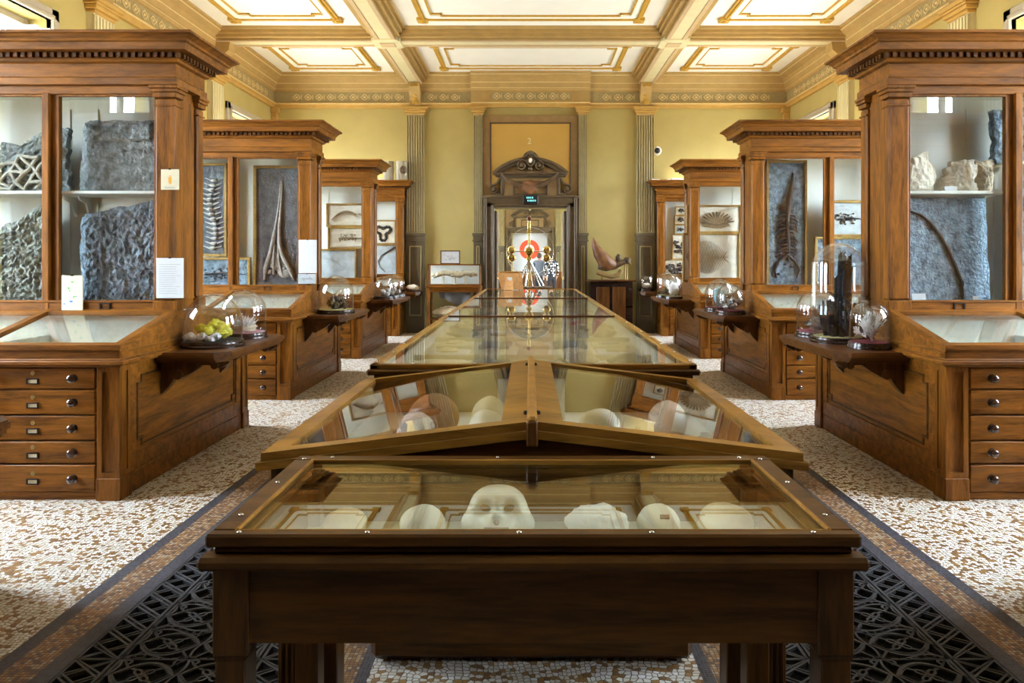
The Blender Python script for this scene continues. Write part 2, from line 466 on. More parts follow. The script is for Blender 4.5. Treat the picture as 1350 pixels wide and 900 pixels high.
def copy_tree(o, parent=None):
    c = o.copy(); COL.objects.link(c); c.parent = parent
    for ch in list(o.children):
        copy_tree(ch, c)
    return c
def share(src, name, parent, loc):
    o = bpy.data.objects.new(name, src.data); COL.objects.link(o); o.parent = parent; o.location = loc
    return o
def PX(x, Y): return (x - 698) * Y / FPX + CAMX
def PZ(y, Y): return EYE - (y - 342) * Y / FPX

# ================================================================== THE ROOM
# floor -------------------------------------------------------------
G0, G1 = 0.87, 1.73          # grate trench
fl = MB()
def strip(mb, x0, x1, y0=YF, y1=YB, z=0.0):
    mb.box(x0, x1, y0, y1, z - 0.05, z)
GY0, GY1 = 1.02, 13.06
for sx in (-1, 1):
    strip(fl, sx * 2.0, sx * WX)
    strip(fl, sx * 0.80, sx * 2.0, YF, GY0 - 0.13); strip(fl, sx * 0.80, sx * 2.0, GY1 + 0.13, YB)
strip(fl, -0.60, 0.60)
floor = struct('floor', fl, 'mosaic_field', label='brown and white pebble mosaic floor with tiled borders')
bandm = MB(); linem = MB(); pit = MB()
for sx in (-1, 1):
    bandm.box(sx * 1.80, sx * 1.935, GY0 - 0.13, GY1 + 0.13, -0.05, 0)
    bandm.box(sx * 0.645, sx * 0.80, YF, YB, -0.05, 0)
    linem.box(sx * 1.935, sx * 2.0, GY0 - 0.13, GY1 + 0.13, -0.05, 0)
    linem.box(sx * G1, sx * 1.80, GY0 - 0.13, GY1 + 0.13, -0.05, 0)
    linem.box(sx * 0.60, sx * 0.645, YF, YB, -0.05, 0)
    linem.box(sx * 0.80, sx * G0, GY0 - 0.13, GY1 + 0.13, -0.05, 0)
    linem.box(sx * G0, sx * G1, GY0 - 0.13, GY0, -0.05, 0); linem.box(sx * G0, sx * G1, GY1, GY1 + 0.13, -0.05, 0)
    pit.box(sx * (G0 - 0.02), sx * (G1 + 0.02), GY0 - 0.02, GY1 + 0.02, -0.26, -0.22)
    pit.box(sx * (G0 - 0.02), sx * (G0 - 0.002), GY0 - 0.02, GY1 + 0.02, -0.22, -0.03); pit.box(sx * (G1 + 0.002), sx * (G1 + 0.02), GY0 - 0.02, GY1 + 0.02, -0.22, -0.03)
    pit.box(sx * G0, sx * G1, GY0 - 0.02, GY0 - 0.002, -0.22, -0.03); pit.box(sx * G0, sx * G1, GY1 + 0.002, GY1 + 0.02, -0.22, -0.03)
bandm.build('mosaic_border', 'mosaic_band', floor); linem.build('mosaic_line', 'mosaic_line', floor)
pit.build('trench', 'pit_black', floor)

# cast iron grate ---------------------------------------------------
def grate_mesh():
    W = G1 - G0; L = 0.86; z0, z1 = -0.018, -0.002
    mb = MB()
    for x in (0.006, 0.155, 0.175, W - 0.175, W - 0.155, W - 0.006):
        mb.box(x - 0.006, x + 0.006, 0, L, z0 - 0.012, z1)
    mb.box(0, W, 0.0, 0.006, z0, z1); mb.box(0, W, L - 0.006, L, z0, z1)
    for xa, xb in ((0.012, 0.15), (W - 0.15, W - 0.012)):
        n = 8; p = L / n
        for i in range(n):
            for d in (-0.012, 0.012):
                y0 = i * p
                mb.ribbon([(xa, max(0, y0 + d)), (xb, min(L, y0 + p + d))], 0.0085, z0, z1)
                mb.ribbon([(xa, min(L, y0 + p + d)), (xb, max(0, y0 + d))], 0.0085, z0, z1 - 0.0015)
    cw = (W - 0.36) / 2; ch = L / 4
    def vesica(cx, cy, hw, hh, n=9):
        up = [(cx - hw + 2 * hw * i / n, cy + hh * math.sin(PI * i / n) ** 0.8) for i in range(n)]
        dn = [(cx + hw - 2 * hw * i / n, cy - hh * math.sin(PI * i / n) ** 0.8) for i in range(n)]
        return up + dn
    for c in (0, 1):
        cx = 0.18 + cw * (c + 0.5)
        for r in range(4):
            cy = ch * (r + 0.5)
            mb.ribbon(vesica(cx, cy, cw * 0.44, ch * 0.36), 0.020, z0, z1, True)
            mb.ribbon(vesica(cx, cy, cw * 0.42, ch * 0.34), 0.005, z0, z1 + 0.003, True)
            for k in range(4):
                a = PI / 4 + k * PI / 2
                pet = [(cx + (0.028 + 0.02 * math.cos(t)) * math.cos(a) - 0.012 * math.sin(t) * math.sin(a),
                        cy + (0.028 + 0.02 * math.cos(t)) * math.sin(a) + 0.012 * math.sin(t) * math.cos(a)) for t in [2 * PI * q / 8 for q in range(8)]]
                mb.ribbon(pet, 0.009, z0, z1, True)
                mb.ribbon([(cx + 0.045 * math.cos(a), cy + 0.045 * math.sin(a)), (cx + 0.10 * math.cos(a), cy + 0.055 * math.sin(a) * 1.35)], 0.011, z0, z1)
            mb.lathe([(0.008, z0), (0.008, z1 + 0.002)], (cx, cy, 0), 8)
            for e in (-1, 1):
                sc = [(cx + e * (cw * 0.44 - 0.016 + 0.014 * math.cos(t)), cy + ch * 0.40 + 0.014 * math.sin(t)) for t in [PI * q / 5 for q in range(9)]]
                mb.ribbon(sc, 0.010, z0, z1)
                mb.ribbon([(cx + e * cw * 0.30, cy + ch * .25), (cx + e * cw * 0.47, cy + ch * .5)], 0.010, z0, z1)
                mb.ribbon([(cx + e * cw * 0.30, cy - ch * .25), (cx + e * cw * 0.47, cy - ch * .5)], 0.010, z0, z1)
            # wave of beads across the cell border
            wv = [(0.18 + cw * c + cw * q / 14, ch * r + 0.020 * math.sin(2 * PI * q / 14 + c * PI)) for q in range(15)]
            mb.ribbon([(p[0], p[1] + 0.014) for p in wv], 0.010, z0, z1); mb.ribbon([(p[0], p[1] - 0.014) for p in wv], 0.010, z0, z1)
            for p in wv[::2]:
                mb.lathe([(0.0062, z0), (0.0062, z1 + 0.001), (0.002, z1 + 0.003)], (p[0], p[1], 0), 5)
    for x in (0.18, 0.18 + cw, 0.18 + 2 * cw):
        wv = [(x + (0.012 if 0 < 1 else 0) * math.sin(2 * PI * q / 8), L * q / 32) for q in range(33)]
        mb.ribbon(wv, 0.009, z0, z1)
    mb.v = [(min(max(p[0], .001), W - .001), min(max(p[1], .001), L - .001), p[2]) for p in mb.v]
    return mb
for sx, side in ((-1, 'sulphur dome'), (1, 'black needle crystal dome')):
    gm = grate_mesh(); gm.sx = sx
    me = gm.mesh('floor_grate'); me.materials.append(MATS['iron'])
    for k in range(14):
        o = bpy.data.objects.new('floor_grate', me); COL.objects.link(o)
        o.location = (sx * G0, GY0 + k * 0.86, 0)
        tag(o, 'black cast iron openwork floor grate panel beside the ' + side, 'floor grate', 'iron grates along the ' + side)

# walls ---------------------------------------------------------------
def side_wall(sx, name, y0, y1, wins, label):
    mb = MB()
    ys = [y0]
    for w in sorted(wins): ys += [w - WIN_W, w + WIN_W]
    ys.append(y1)
    X0, X1 = sx * WX, sx * (WX + 0.45)
    for i in range(0, len(ys), 2): mb.box(X0, X1, ys[i], ys[i + 1], 0, CEIL)
    for w in wins:
        mb.box(X0, X1, w - WIN_W, w + WIN_W, 0, sill(w)); mb.box(X0, X1, w - WIN_W, w + WIN_W, WIN_H1, CEIL)
    return struct(name, mb, 'wall_yellow', label=label)
wl = side_wall(-1, 'wall_left', YF, YB, WINY, 'pale yellow side wall with tall windows behind the slab cabinet')
wr = side_wall(1, 'wall_right', YF, YB, WINY, 'pale yellow side wall with tall windows behind the spine slab cabinet')
DOOR_W, DOOR_H = 0.74, 2.56
mb = MB()
mb.box(-WX - .45, -DOOR_W, YB, YB + 0.38, 0, CEIL); mb.box(DOOR_W, WX + .45, YB, YB + 0.38, 0, CEIL)
mb.box(-DOOR_W, DOOR_W, YB, YB + 0.38, DOOR_H, CEIL)
wb = struct('wall_back', mb, 'wall_yellow', label='yellow end wall with fluted pilasters and carved doorway')
mb = MB(); mb.box(-WX - .45, WX + .45, YF - 0.4, YF, 0, CEIL)
struct('wall_front', mb, 'surround_brown', label='unseen wall at the entrance end of the hall, coloured dark to cut bounced light')  # plain wall out of view, its brown chosen to lower the bounce light

win_n = [0]
def window(sx, wy):
    win_n[0] += 1
    H0 = sill(wy)
    mb = MB(sx)
    # architrave, built in positive x and mirrored
    a = WX; w = WIN_W; fr = 0.13
    for d, e in ((0.05, fr), (0.08, 0.05)):
        mb.box(a - d, a + 0.02, wy - w - e, wy - w + (0.0), H0 - e, WIN_H1 + e, 0.01)
        mb.box(a - d, a + 0.02, wy + w, wy + w + e, H0 - e, WIN_H1 + e, 0.01)
        mb.box(a - d, a + 0.02, wy - w - e, wy + w + e, WIN_H1, WIN_H1 + e, 0.01)
        mb.box(a - d, a + 0.02, wy - w - e, wy + w + e, H0 - e, H0, 0.01)
    o = mb.build('window_%d' % win_n[0], 'window_paint'); o['kind'] = 'structure'
    o['label'] = 'tall sash window with painted frame in the side wall'; o['category'] = 'window'
    f = MB(sx)
    x0, x1 = a + 0.2, a + 0.26
    for y in (wy - w + 0.03, wy, wy + w - 0.03): f.box(x0, x1, y - 0.035, y + 0.035, H0, WIN_H1)
    for z in [q for q in (H0 + 0.04, 1.9, 3.0, WIN_H1 - 0.04) if q > H0]: f.box(x0 + .01, x1 - .01, wy - w, wy + w, z - 0.03, z + 0.03)
    f.build('sash', 'window_paint', o)
    for yy in (wy - w / 2, wy + w / 2):
        g = MB(sx); g.box(a + 0.228, a + 0.232, yy - w / 2 + .03, yy + w / 2 - .03, H0, WIN_H1)
        g.build('pane', 'glass_clear', o)
    return o
for sx in (-1, 1):
    for wy in WINY: window(sx, wy)

# ceiling ---------------------------------------------------------------
mb = MB(); mb.box(-WX - .45, WX + .45, YF - .4, YB + 0.1, CEIL, CEIL + 0.2)
ceil = struct('ceiling', mb, 'ceiling_white', label='white coffered ceiling with gilt lines and painted beams')
def beam(x0, x1, y0, y1, along):
    """stepped beam: tan cheeks, pink lips and a cream soffit strip"""
    t = MB(); l = MB(); c = MB()
    if along == 'y':
        m = (x0 + x1) / 2
        for d, z in ((0.17, CEIL - 0.05), (0.12, CEIL - 0.10), (0.07, CEIL - 0.15)):
            t.box(x0 - d, x1 + d, y0, y1, z, CEIL, 0)
        t.box(x0, x1, y0, y1, BEAMZ + 0.02, CEIL)
        l.box(x0, x0 + 0.07, y0, y1, BEAMZ, BEAMZ + 0.03, .006); l.box(x1 - 0.07, x1, y0, y1, BEAMZ, BEAMZ + 0.03, .006)
        c.box(x0 + 0.07, x1 - 0.07, y0, y1, BEAMZ + 0.012, BEAMZ + 0.03)
    else:
        for d, z in ((0.17, CEIL - 0.05), (0.12, CEIL - 0.10), (0.07, CEIL - 0.15)):
            t.box(x0, x1, y0 - d, y1 + d, z, CEIL, 0)
        t.box(x0, x1, y0, y1, BEAMZ + 0.02, CEIL)
        l.box(x0, x1, y0, y0 + 0.07, BEAMZ, BEAMZ + 0.03, .006); l.box(x0, x1, y1 - 0.07, y1, BEAMZ, BEAMZ + 0.03, .006)
        c.box(x0, x1, y0 + 0.07, y1 - 0.07, BEAMZ + 0.012, BEAMZ + 0.03)
    o = t.build('beam', 'stucco_tan', ceil)
    l.build('lip', 'stucco_pink', o); c.build('soffit', 'stucco_cream', o)
BW = 0.165
for sx in (-1, 1):
    beam(sx * BX - BW, sx * BX + BW, YF, YB - 0.02, 'y')
for by in BEAMY:
    for xa, xb in ((-WX, -BX - BW - 0.02), (-BX + BW + 0.02, BX - BW - 0.02), (BX + BW + 0.02, WX)):
        beam(xa, xb, by - BW, by + BW, 'x')
    for sx in (-1, 1):
        b1 = MB(); b1.box(sx * BX - 0.24, sx * BX + 0.24, by - 0.20, by + 0.20, BEAMZ - 0.015, BEAMZ + 0.12, .012)
        b1.box(sx * BX - 0.20, sx * BX + 0.20, by - 0.24, by + 0.24, BEAMZ - 0.012, BEAMZ + 0.12, .012)
        o = b1.build('crossing_block', 'stucco_cream', ceil)
        b2 = MB(); b2.box(sx * BX - 0.12, sx * BX + 0.12, by - 0.11, by + 0.11, BEAMZ - 0.026, BEAMZ - 0.014, .004)
        b2.build('crossing_panel', 'stucco_pink', o)
def rect_frame(mb, x0, x1, y0, y1, w, z0, z1):
    mb.box(x0, x1, y0, y0 + w, z0, z1, .006); mb.box(x0, x1, y1 - w, y1, z0, z1, .006)
    mb.box(x0, x0 + w, y0 + w, y1 - w, z0, z1, .006); mb.box(x1 - w, x1, y0 + w, y1 - w, z0, z1, .006)
def coffer(x0, x1, y0, y1):
    g = MB()
    rect_frame(g, x0 + .30, x1 - .30, y0 + .30, y1 - .30, 0.05, CEIL - 0.028, CEIL)
    rect_frame(g, x0 + .345, x1 - .345, y0 + .345, y1 - .345, 0.04, CEIL - 0.045, CEIL)
    o = g.build('coffer_moulding', 'gold_line', ceil)
    p = MB()
    rect_frame(p, x0 + .385, x1 - .385, y0 + .385, y1 - .385, 0.11, CEIL - 0.02, CEIL)
    p.build('coffer_margin', 'ceiling_white', o)
    n = MB(); a = 0.50; k = 0.16
    X0, X1, Y0, Y1 = x0 + a, x1 - a, y0 + a, y1 - a
    path = [(X0 + k, Y0), (X1 - k, Y0), (X1 - k, Y0 + k * .6), (X1, Y0 + k * .6), (X1, Y1 - k * .6), (X1 - k, Y1 - k * .6), (X1 - k, Y1),
            (X0 + k, Y1), (X0 + k, Y1 - k * .6), (X0, Y1 - k * .6), (X0, Y0 + k * .6), (X0 + k, Y0 + k * .6)]
    for i in range(12):
        (ax, ay), (bx, by) = path[i], path[(i + 1) % 12]
        n.box(min(ax, bx) - .014, max(ax, bx) + .014, min(ay, by) - .014, max(ay, by) + .014, CEIL - 0.026, CEIL, .004)
    n.build('notched_line', 'gold_line', o)
    for cx in (x0 + .34, x1 - .34):
        for cy in (y0 + .34, y1 - .34):
            c = MB(); c.box(cx - .085, cx + .085, cy - .085, cy + .085, CEIL - 0.055, CEIL, .012)
            c.lathe([(0.055, CEIL - .055), (0.045, CEIL - .07), (0.0, CEIL - .075)], (cx, cy, 0), 8)
            c.build('corner_rosette', 'gold_line', o)
ylines = [YB - 0.30] + [b for b in BEAMY] + [YF]
for i in range(len(ylines) - 1):
    y1 = ylines[i] - (0 if i == 0 else 0.33); y0 = ylines[i + 1] + (0.33 if i < len(ylines) - 2 else 0)
    for x0, x1 in ((-WX + 0.30, -BX - 0.33), (-BX + 0.33, BX - 0.33), (BX + 0.33, WX - 0.30)):
        coffer(x0, x1, y0, y1)

# cornice along the walls -----------------------------------------------
CORN = [(0.0, 4.60), (0.05, 4.60), (0.055, 4.65), (0.085, 4.67), (0.09, 4.71), (0.03, 4.72)]
CORN2 = [(0.03, 4.93), (0.06, 4.94), (0.075, 4.985), (0.10, 5.0), (0.12, 5.09), (0.17, 5.16), (0.25, 5.20), (0.26, 5.235), (0.30, 5.245), (0.30, 5.28), (0, 5.28)]
def cornice_run(parent, kind, a0, a1, extra=0.0):
    lo = [(o + extra, z) for o, z in CORN] + [(0.0, 4.72)]
    hi = [(0, 4.93)] + [(o + extra if o else 0, z) for o, z in CORN2]
    res = []
    for prof, m_ in ((lo, 'stucco_ochre'), (hi, 'stucco_tan')):
        mb = MB()
        if kind == 'back': mb.prism([(YB - o, z) for o, z in prof], a0, a1, 'x')
        else:
            sx = -1 if kind == 'left' else 1
            mb.prism([(sx * (WX - o), z) for o, z in prof], a0, a1, 'y')
        res.append(mb.build('cornice_moulding', m_, parent))
    ln = MB()                      # painted fillets picking out the mouldings
    for o_, z, h_ in ((.095, 4.675, .022), (.085, 4.985, .016), (.128, 5.085, .018), (.262, 5.215, .02)):
        if kind == 'back': ln.box(a0, a1, YB - o_ - extra, YB - o_ - extra + .06, z, z + h_, .003)
        else: ln.box(sx * (WX - o_ - extra), sx * (WX - o_ - extra + .06), a0, a1, z, z + h_, .003)
    ln.build('fillet', 'frieze_gold', parent)
    fz = MB(); d = 0.03 + extra
    if kind == 'back': fz.box(a0, a1, YB - d, YB, 4.715, 4.935)
    else: fz.box(sx * (WX - d), sx * WX, a0, a1, 4.715, 4.935)
    o = fz.build('frieze', 'frieze_green' if not extra else 'stucco_tan', parent)
    return o
def lozenge_mesh():
    mb = MB()
    p = [(0.075 * math.cos(t) * (1 if k % 2 == 0 else .72), 0.062 * math.sin(t) * (1 if k % 2 == 0 else .8)) for k, t in enumerate([2 * PI * k / 8 for k in range(8)])]
    mb.ribbon(p, 0.016, -0.012, 0, True, 'xz')
    mb.box(-0.026, 0.026, -0.012, 0, -0.02, 0.02, .004)
    mb.box(0.09, 0.105, -0.01, 0, -0.05, 0.05, .003)
    return mb
lz = lozenge_mesh().mesh('frieze_ornament'); lz.materials.append(MATS['frieze_gold'])
def lozenges(parent, kind, a0, a1, d):
    n = max(1, round((a1 - a0) / 0.222)); p = (a1 - a0) / n
    for i in range(n):
        o = bpy.data.objects.new('frieze_ornament', lz); COL.objects.link(o); o.parent = parent
        a = a0 + p * (i + .5)
        if kind == 'back': o.location = (a, YB - d, 4.825)
        elif kind == 'left': o.location = (-WX + d, a, 4.825); o.rotation_euler = (0, 0, R(90))
        else: o.location = (WX - d, a, 4.825); o.rotation_euler = (0, 0, R(-90))
CP = 1.21      # centre projection half width
for x0, x1 in ((-WX, -BX), (-BX, -CP), (CP, BX), (BX, WX)):
    o = cornice_run(wb, 'back', x0, x1)
    lozenges(o, 'back', x0 + (0.38 if x0 == -WX else .22), x1 - (0.38 if x1 == WX else .22), 0.03)
o = cornice_run(wb, 'back', -CP, CP, 0.10)
t = MB(); t.box(-0.84, 0.84, YB - 0.142, YB - 0.13, 4.735, 4.915); o2 = t.build('frieze_panel', 'frieze_green', wb)
lozenges(o2, 'back', -0.80, 0.80, 0.142)
t = MB(); rect = [(-.86, .86, 4.72, 4.74), (-.86, .86, 4.91, 4.93)]
for a, b_, c, d in rect: t.box(a, b_, YB - 0.15, YB - 0.13, c, d)
for sx in (-1, 1): t.box(sx * .84, sx * .86, YB - .15, YB - .13, 4.72, 4.93)
t.build('panel_moulding', 'stucco_ochre', o2)
for kind, w_ in (('left', wl), ('right', wr)):
    o = cornice_run(w_, kind, YF, YB)
    for i, (a, b_) in enumerate(((12.35, 14.55), (9.1, 11.85), (5.9, 8.6))):
        lozenges(o, kind, a, b_, 0.03)

# pilasters -------------------------------------------------------------
def pilaster(parent, X, half, Yw, big=True, face=None):
    """fluted pilaster on a panelled pedestal, standing on the back wall (front faces -y) """
    n = 7 if big else 4
    d = 0.10
    root = MB(); root.box(X - half, X + half, Yw - d + 0.02, Yw, 2.03, 4.46)
    p = 2 * half / n
    for i in range(n + 1):
        x = X - half + p * i
        root.box(max(X - half, x - p * .26), min(X + half, x + p * .26), Yw - d - .012, Yw - d + .03, 2.06, 4.44, .006)
    root.box(X - half, X + half, Yw - d, Yw - d + .03, 2.03, 2.08); root.box(X - half, X + half, Yw - d, Yw - d + .03, 4.42, 4.46)
    o = root.build('pilaster', 'pilaster_paint', parent)
    c = MB()
    for e, z0, z1 in ((0.015, 4.46, 4.50), (0.05, 4.50, 4.545), (0.07, 4.545, 4.575), (0.09, 4.575, 4.615)):
        c.box(X - half - e, X + half + e, Yw - d - e, Yw, z0, z1, .008)
    c.build('capital', 'stucco_ochre', o)
    b = MB()
    for e, z0, z1 in ((0.03, 1.98, 2.04), (0.015, 1.90, 1.98), (0.03, 1.87, 1.90)):
        b.box(X - half - e, X + half + e, Yw - d - e, Yw, z0, z1, .006)
    b.box(X - half - 0.005, X + half + .005, Yw - d - .005, Yw, 0, 1.87)
    o3 = b.build('pedestal', 'pedestal_paint', o)
    f = MB()
    for e, y in ((0.05, .012),):
        rect_ = (X - half + e, X + half - e, 0.35, 1.78)
        f.box(rect_[0], rect_[1], Yw - d - .018, Yw - d, rect_[2], rect_[2] + .025, .004); f.box(rect_[0], rect_[1], Yw - d - .018, Yw - d, rect_[3] - .025, rect_[3], .004)
        f.box(rect_[0], rect_[0] + .02, Yw - d - .018, Yw - d, rect_[2], rect_[3], .004); f.box(rect_[1] - .02, rect_[1], Yw - d - .018, Yw - d, rect_[2], rect_[3], .004)
    f.build('pedestal_panel', 'pilaster_paint', o)
    return o
def console_bracket(parent, X, Yw, w=0.11):
    c = MB()
    prof = [(0, 4.62), (0.11, 4.62), (0.13, 4.66), (0.12, 4.74), (0.16, 4.84), (0.24, 4.92), (0.28, 5.0), (0.28, 5.08), (0, 5.08)]
    c.prism([(Yw - a, z) for a, z in prof], X - w, X + w, 'x')
    o = c.build('bracket', 'stucco_tan', parent)
    l = MB()
    for k in range(4):
        z = 4.70 + 0.085 * k; y = Yw - 0.125 - 0.03 * max(0, k - 1)
        l.blob((X, y, z), (0.07 - .008 * k, 0.025, 0.055), 10, 6, 0.25, 3, k)
    for sx in (-1, 1):
        l.tube([(X + sx * (0.05 + 0.018 * math.cos(t)), Yw - 0.29, 5.02 + 0.03 * math.sin(t)) for t in [2 * PI * q / 8 for q in range(8)]], 0.012, 5, True)
    l.build('leaf_carving', 'gold_line', o, True)
for X in (-BX + .02, BX - .02):
    pilaster(wb, X, 0.175, YB)
    console_bracket(wb, X, YB)
for X in (-1.07, 1.07):
    pilaster(wb, X, 0.085, YB - .02, False)
# corner and side wall brackets and pilasters
for sx, w_ in ((-1, wl), (1, wr)):
    c = MB(sx)
    for e, z0, z1 in ((0.05, 4.25, 4.33), (0.07, 4.33, 4.42), (0.05, 4.42, 4.5), (0.09, 4.5, 4.6)):
        c.box(WX - e - .06, WX, YB - e - .06, YB, z0, z1, .01)
    c.build('corner_bracket', 'stucco_ochre', w_)
    for by in BEAMY[1:4] + [12.1]:
        p = MB(sx); hw = 0.2
        p.box(WX - .08, WX, by - hw, by + hw, 0, 4.46)
        for i in range(7):
            y = by - hw + 2 * hw * i / 6
            p.box(WX - .105, WX - .07, max(by - hw, y - .016), min(by + hw, y + .016), 1.9, 4.42, .004)
        o = p.build('pilaster', 'stucco_cream', w_)
        c = MB(sx)
        for e, z0, z1 in ((0.015, 4.44, 4.48), (0.05, 4.48, 4.53), (0.07, 4.53, 4.56), (0.09, 4.56, 4.61)):
            c.box(WX - .10 - e, WX, by - hw - e, by + hw + e, z0, z1, .008)
        c.build('capital', 'stucco_ochre', o)
        c = MB(sx)
        prof = [(0, 4.62), (0.13, 4.62), (0.15, 4.70), (0.2, 4.85), (0.32, 4.95), (0.34, 5.08), (0, 5.08)]
        c.prism([(WX - a, z) for a, z in prof], by - .12, by + .12, 'y')
        c.build('bracket', 'stucco_tan', o)

# over-door panel and door surround -------------------------------------
mb = MB(); Yd = YB - 0.045
mb.box(-0.97, 0.97, Yd, YB, 2.6, 4.46); o = mb.build('door_bay', 'surround_tan', wb)
mb = MB(); mb.box(-0.80, 0.80, Yd - .004, Yd, 2.95, 4.28); mb.build('overdoor_panel', 'wall_ochre', o)
mb = MB()
for a in ((-.83, .83, 4.28, 4.31), (-.83, -.80, 2.9, 4.31), (.80, .83, 2.9, 4.31)):
    mb.box(a[0], a[1], Yd - .02, Yd, a[2], a[3], .006)
mb.build('panel_moulding', 'surround_brown', o)
fc = bpy.data.curves.new('room_number', 'FONT'); fc.body = '2'; fc.size = 0.17; fc.extrude = 0.003; fc.align_x = 'CENTER'
fo = bpy.data.objects.new('room_number', fc); COL.objects.link(fo); fo.parent = o
fo.location = (-0.02, Yd - .006, 3.87); fo.rotation_euler = (R(90), 0, 0)
fc.materials.append(MATS['stucco_cream'])

def spiral(mb, cx, cz, r0, r1, turns, y0, y1, w, start=0.0, sgn=1, n=26, rise=0):
    pts = []
    for i in range(n + 1):
        t = i / n; a = start + sgn * turns * 2 * PI * t; r = r0 + (r1 - r0) * t
        pts.append((cx + r * math.cos(a), cz + r * math.sin(a)))
    mb.ribbon(pts, w, y0, y1, False, 'xz')
def door_surround(parent, Yw, detail=True):
    d = 0.11; base = MB()
    for sx in (-1, 1):
        base.box(sx * DOOR_W, sx * 0.93, Yw - d, Yw, 0, 2.66, .01)
        base.box(sx * 0.76, sx * 0.80, Yw - d - .03, Yw, 0, 2.62, .01)
        base.box(sx * 0.89, sx * 0.95, Yw - d - .03, Yw, 0, 2.78, .01)
    base.box(-.95, .95, Yw - d, Yw, DOOR_H, 2.78, .01)
    base.box(-.98, .98, Yw - d - .035, Yw, 2.75, 2.80, .01)
    base.box(-.80, .80, Yw - d - .03, Yw, 2.58, 2.62, .01)
    o = base.build('door_surround', 'surround_brown', parent)
    f = MB(); f.box(-.58, .58, Yw - .09, Yw, 2.80, 3.18)
    fo = f.build('overdoor_frieze', 'surround_tan', o)
    g = MB()
    for a in ((-.60, -.54, 2.8, 3.18), (.54, .60, 2.8, 3.18), (-.36, .36, 2.80, 2.84), (-.36, .36, 3.06, 3.10), (-.36, -.32, 2.8, 3.1), (.32, .36, 2.8, 3.1)):
        g.box(a[0], a[1], Yw - .12, Yw, a[2], a[3], .008)
    for sx in (-1, 1):
        g.box(sx * .54, sx * .72, Yw - .12, Yw, 2.80, 2.85, .008)
        spiral(g, sx * .745, 2.93, 0.095, 0.015, 1.75, Yw - .12, Yw, 0.03, R(100 if sx > 0 else 80), -sx)
        g.ribbon([(sx * .74, 3.02), (sx * .68, 3.06), (sx * .64, 3.13), (sx * .60, 3.18)], .04, Yw - .11, Yw, False, 'xz')
        g.lathe([(0.03, Yw - .14), (0.03, Yw)], (sx * .745, 0, 2.93), 10, 'y')
    g.build('scroll_console', 'surround_brown', o)
    p = MB()
    for hw, dd, z0, z1 in ((.66, .12, 3.16, 3.19), (.72, .16, 3.19, 3.225), (.76, .20, 3.225, 3.26)):
        p.box(-hw, hw, Yw - dd, Yw, z0, z1, .008)
    # segmental pediment
    Rr = (0.76 ** 2 + 0.30 ** 2) / (2 * 0.30); cz = 3.26 + 0.30 - Rr; a0 = math.asin(0.76 / Rr)
    for rad, w, dd in ((Rr - 0.005, 0.05, .20), (Rr - 0.05, 0.045, .15), (Rr - .085, 0.03, .12)):
        pts = [(rad * math.sin(-a0 + 2 * a0 * i / 20), cz + rad * math.cos(-a0 + 2 * a0 * i / 20)) for i in range(21)]
        p.ribbon(pts, w, Yw - dd, Yw, False, 'xz')
    tri = [(Rr * .97 * math.sin(-a0 + 2 * a0 * i / 16), max(3.255, cz + Rr * .95 * math.cos(-a0 + 2 * a0 * i / 16))) for i in range(17)]
    p.build('pediment', 'surround_brown', o)
    p = MB(); p.prism(tri, Yw - .05, Yw, 'y'); p.build('tympanum', 'surround_tan', o)
    c = MB()
    c.blob((0, Yw - .19, 3.50), (.05, .05, .075), 12, 8)
    c.tube([(.075 * math.cos(t), Yw - .18, 3.50 + .10 * math.sin(t)) for t in [2 * PI * k / 16 for k in range(16)]], .022, 6, True)
    for sx in (-1, 1):
        spiral(c, sx * .17, 3.40, .10, .015, 1.6, Yw - .21, Yw - .03, .03, R(90), -sx)
        spiral(c, sx * .10, 3.56, .06, .012, 1.3, Yw - .20, Yw - .03, .022, R(-90), sx)
        c.blob((sx * .17, Yw - .2, 3.40), (.03, .02, .03), 8, 6)
        for k in range(5):
            a = R(35 + 28 * k)
            c.blob((sx * .12 * math.sin(a * .5) * 1.1, Yw - .17, 3.52 + .14 * math.cos(a * .5)), (.03, .03, .045), 8, 6, .2, 3, k)
    c.blob((0, Yw - .18, 3.66), (.05, .04, .05), 10, 6, .2, 4); c.blob((0, Yw - .18, 3.34), (.045, .04, .04), 10, 6, .2, 4)
    co = c.build('cartouche', 'surround_brown', o, True)
    c = MB(); c.blob((0, Yw - .235, 3.50), (.032, .012, .052), 12, 8); c.build('cartouche_medallion', 'bone_white', co, True)
    return o
door_surround(wb, YB - 0.045)
# open door leaves folded back inside the passage
for k, sx in enumerate((-1, 1)):
    d = MB(); d.box(sx * (DOOR_W - .055), sx * (DOOR_W - .005), YB - .02, YB + 0.80, 0.01, 2.50, .006)
    o = d.build('door_%d' % (k + 1), 'surround_brown'); o['kind'] = 'structure'; o['label'] = 'brown panelled door leaf folded open in the carved doorway'; o['category'] = 'door'
    d = MB()
    for z in (0.25, 1.1, 1.85): d.box(sx * (DOOR_W - .07), sx * (DOOR_W - .05), YB + .10, YB + .68, z, z + .6 if z < 1.8 else z + .5, .008)
    d.build('door_panel', 'surround_tan', o)
    d = MB(); d.lathe([(.0, 0), (.02, .01), (.02, .03), (.01, .045), (.01, .06)], (sx * (DOOR_W - .055), YB + .02, 1.08), 10, 'z'); d.build('door_handle', 'brass', o, True)

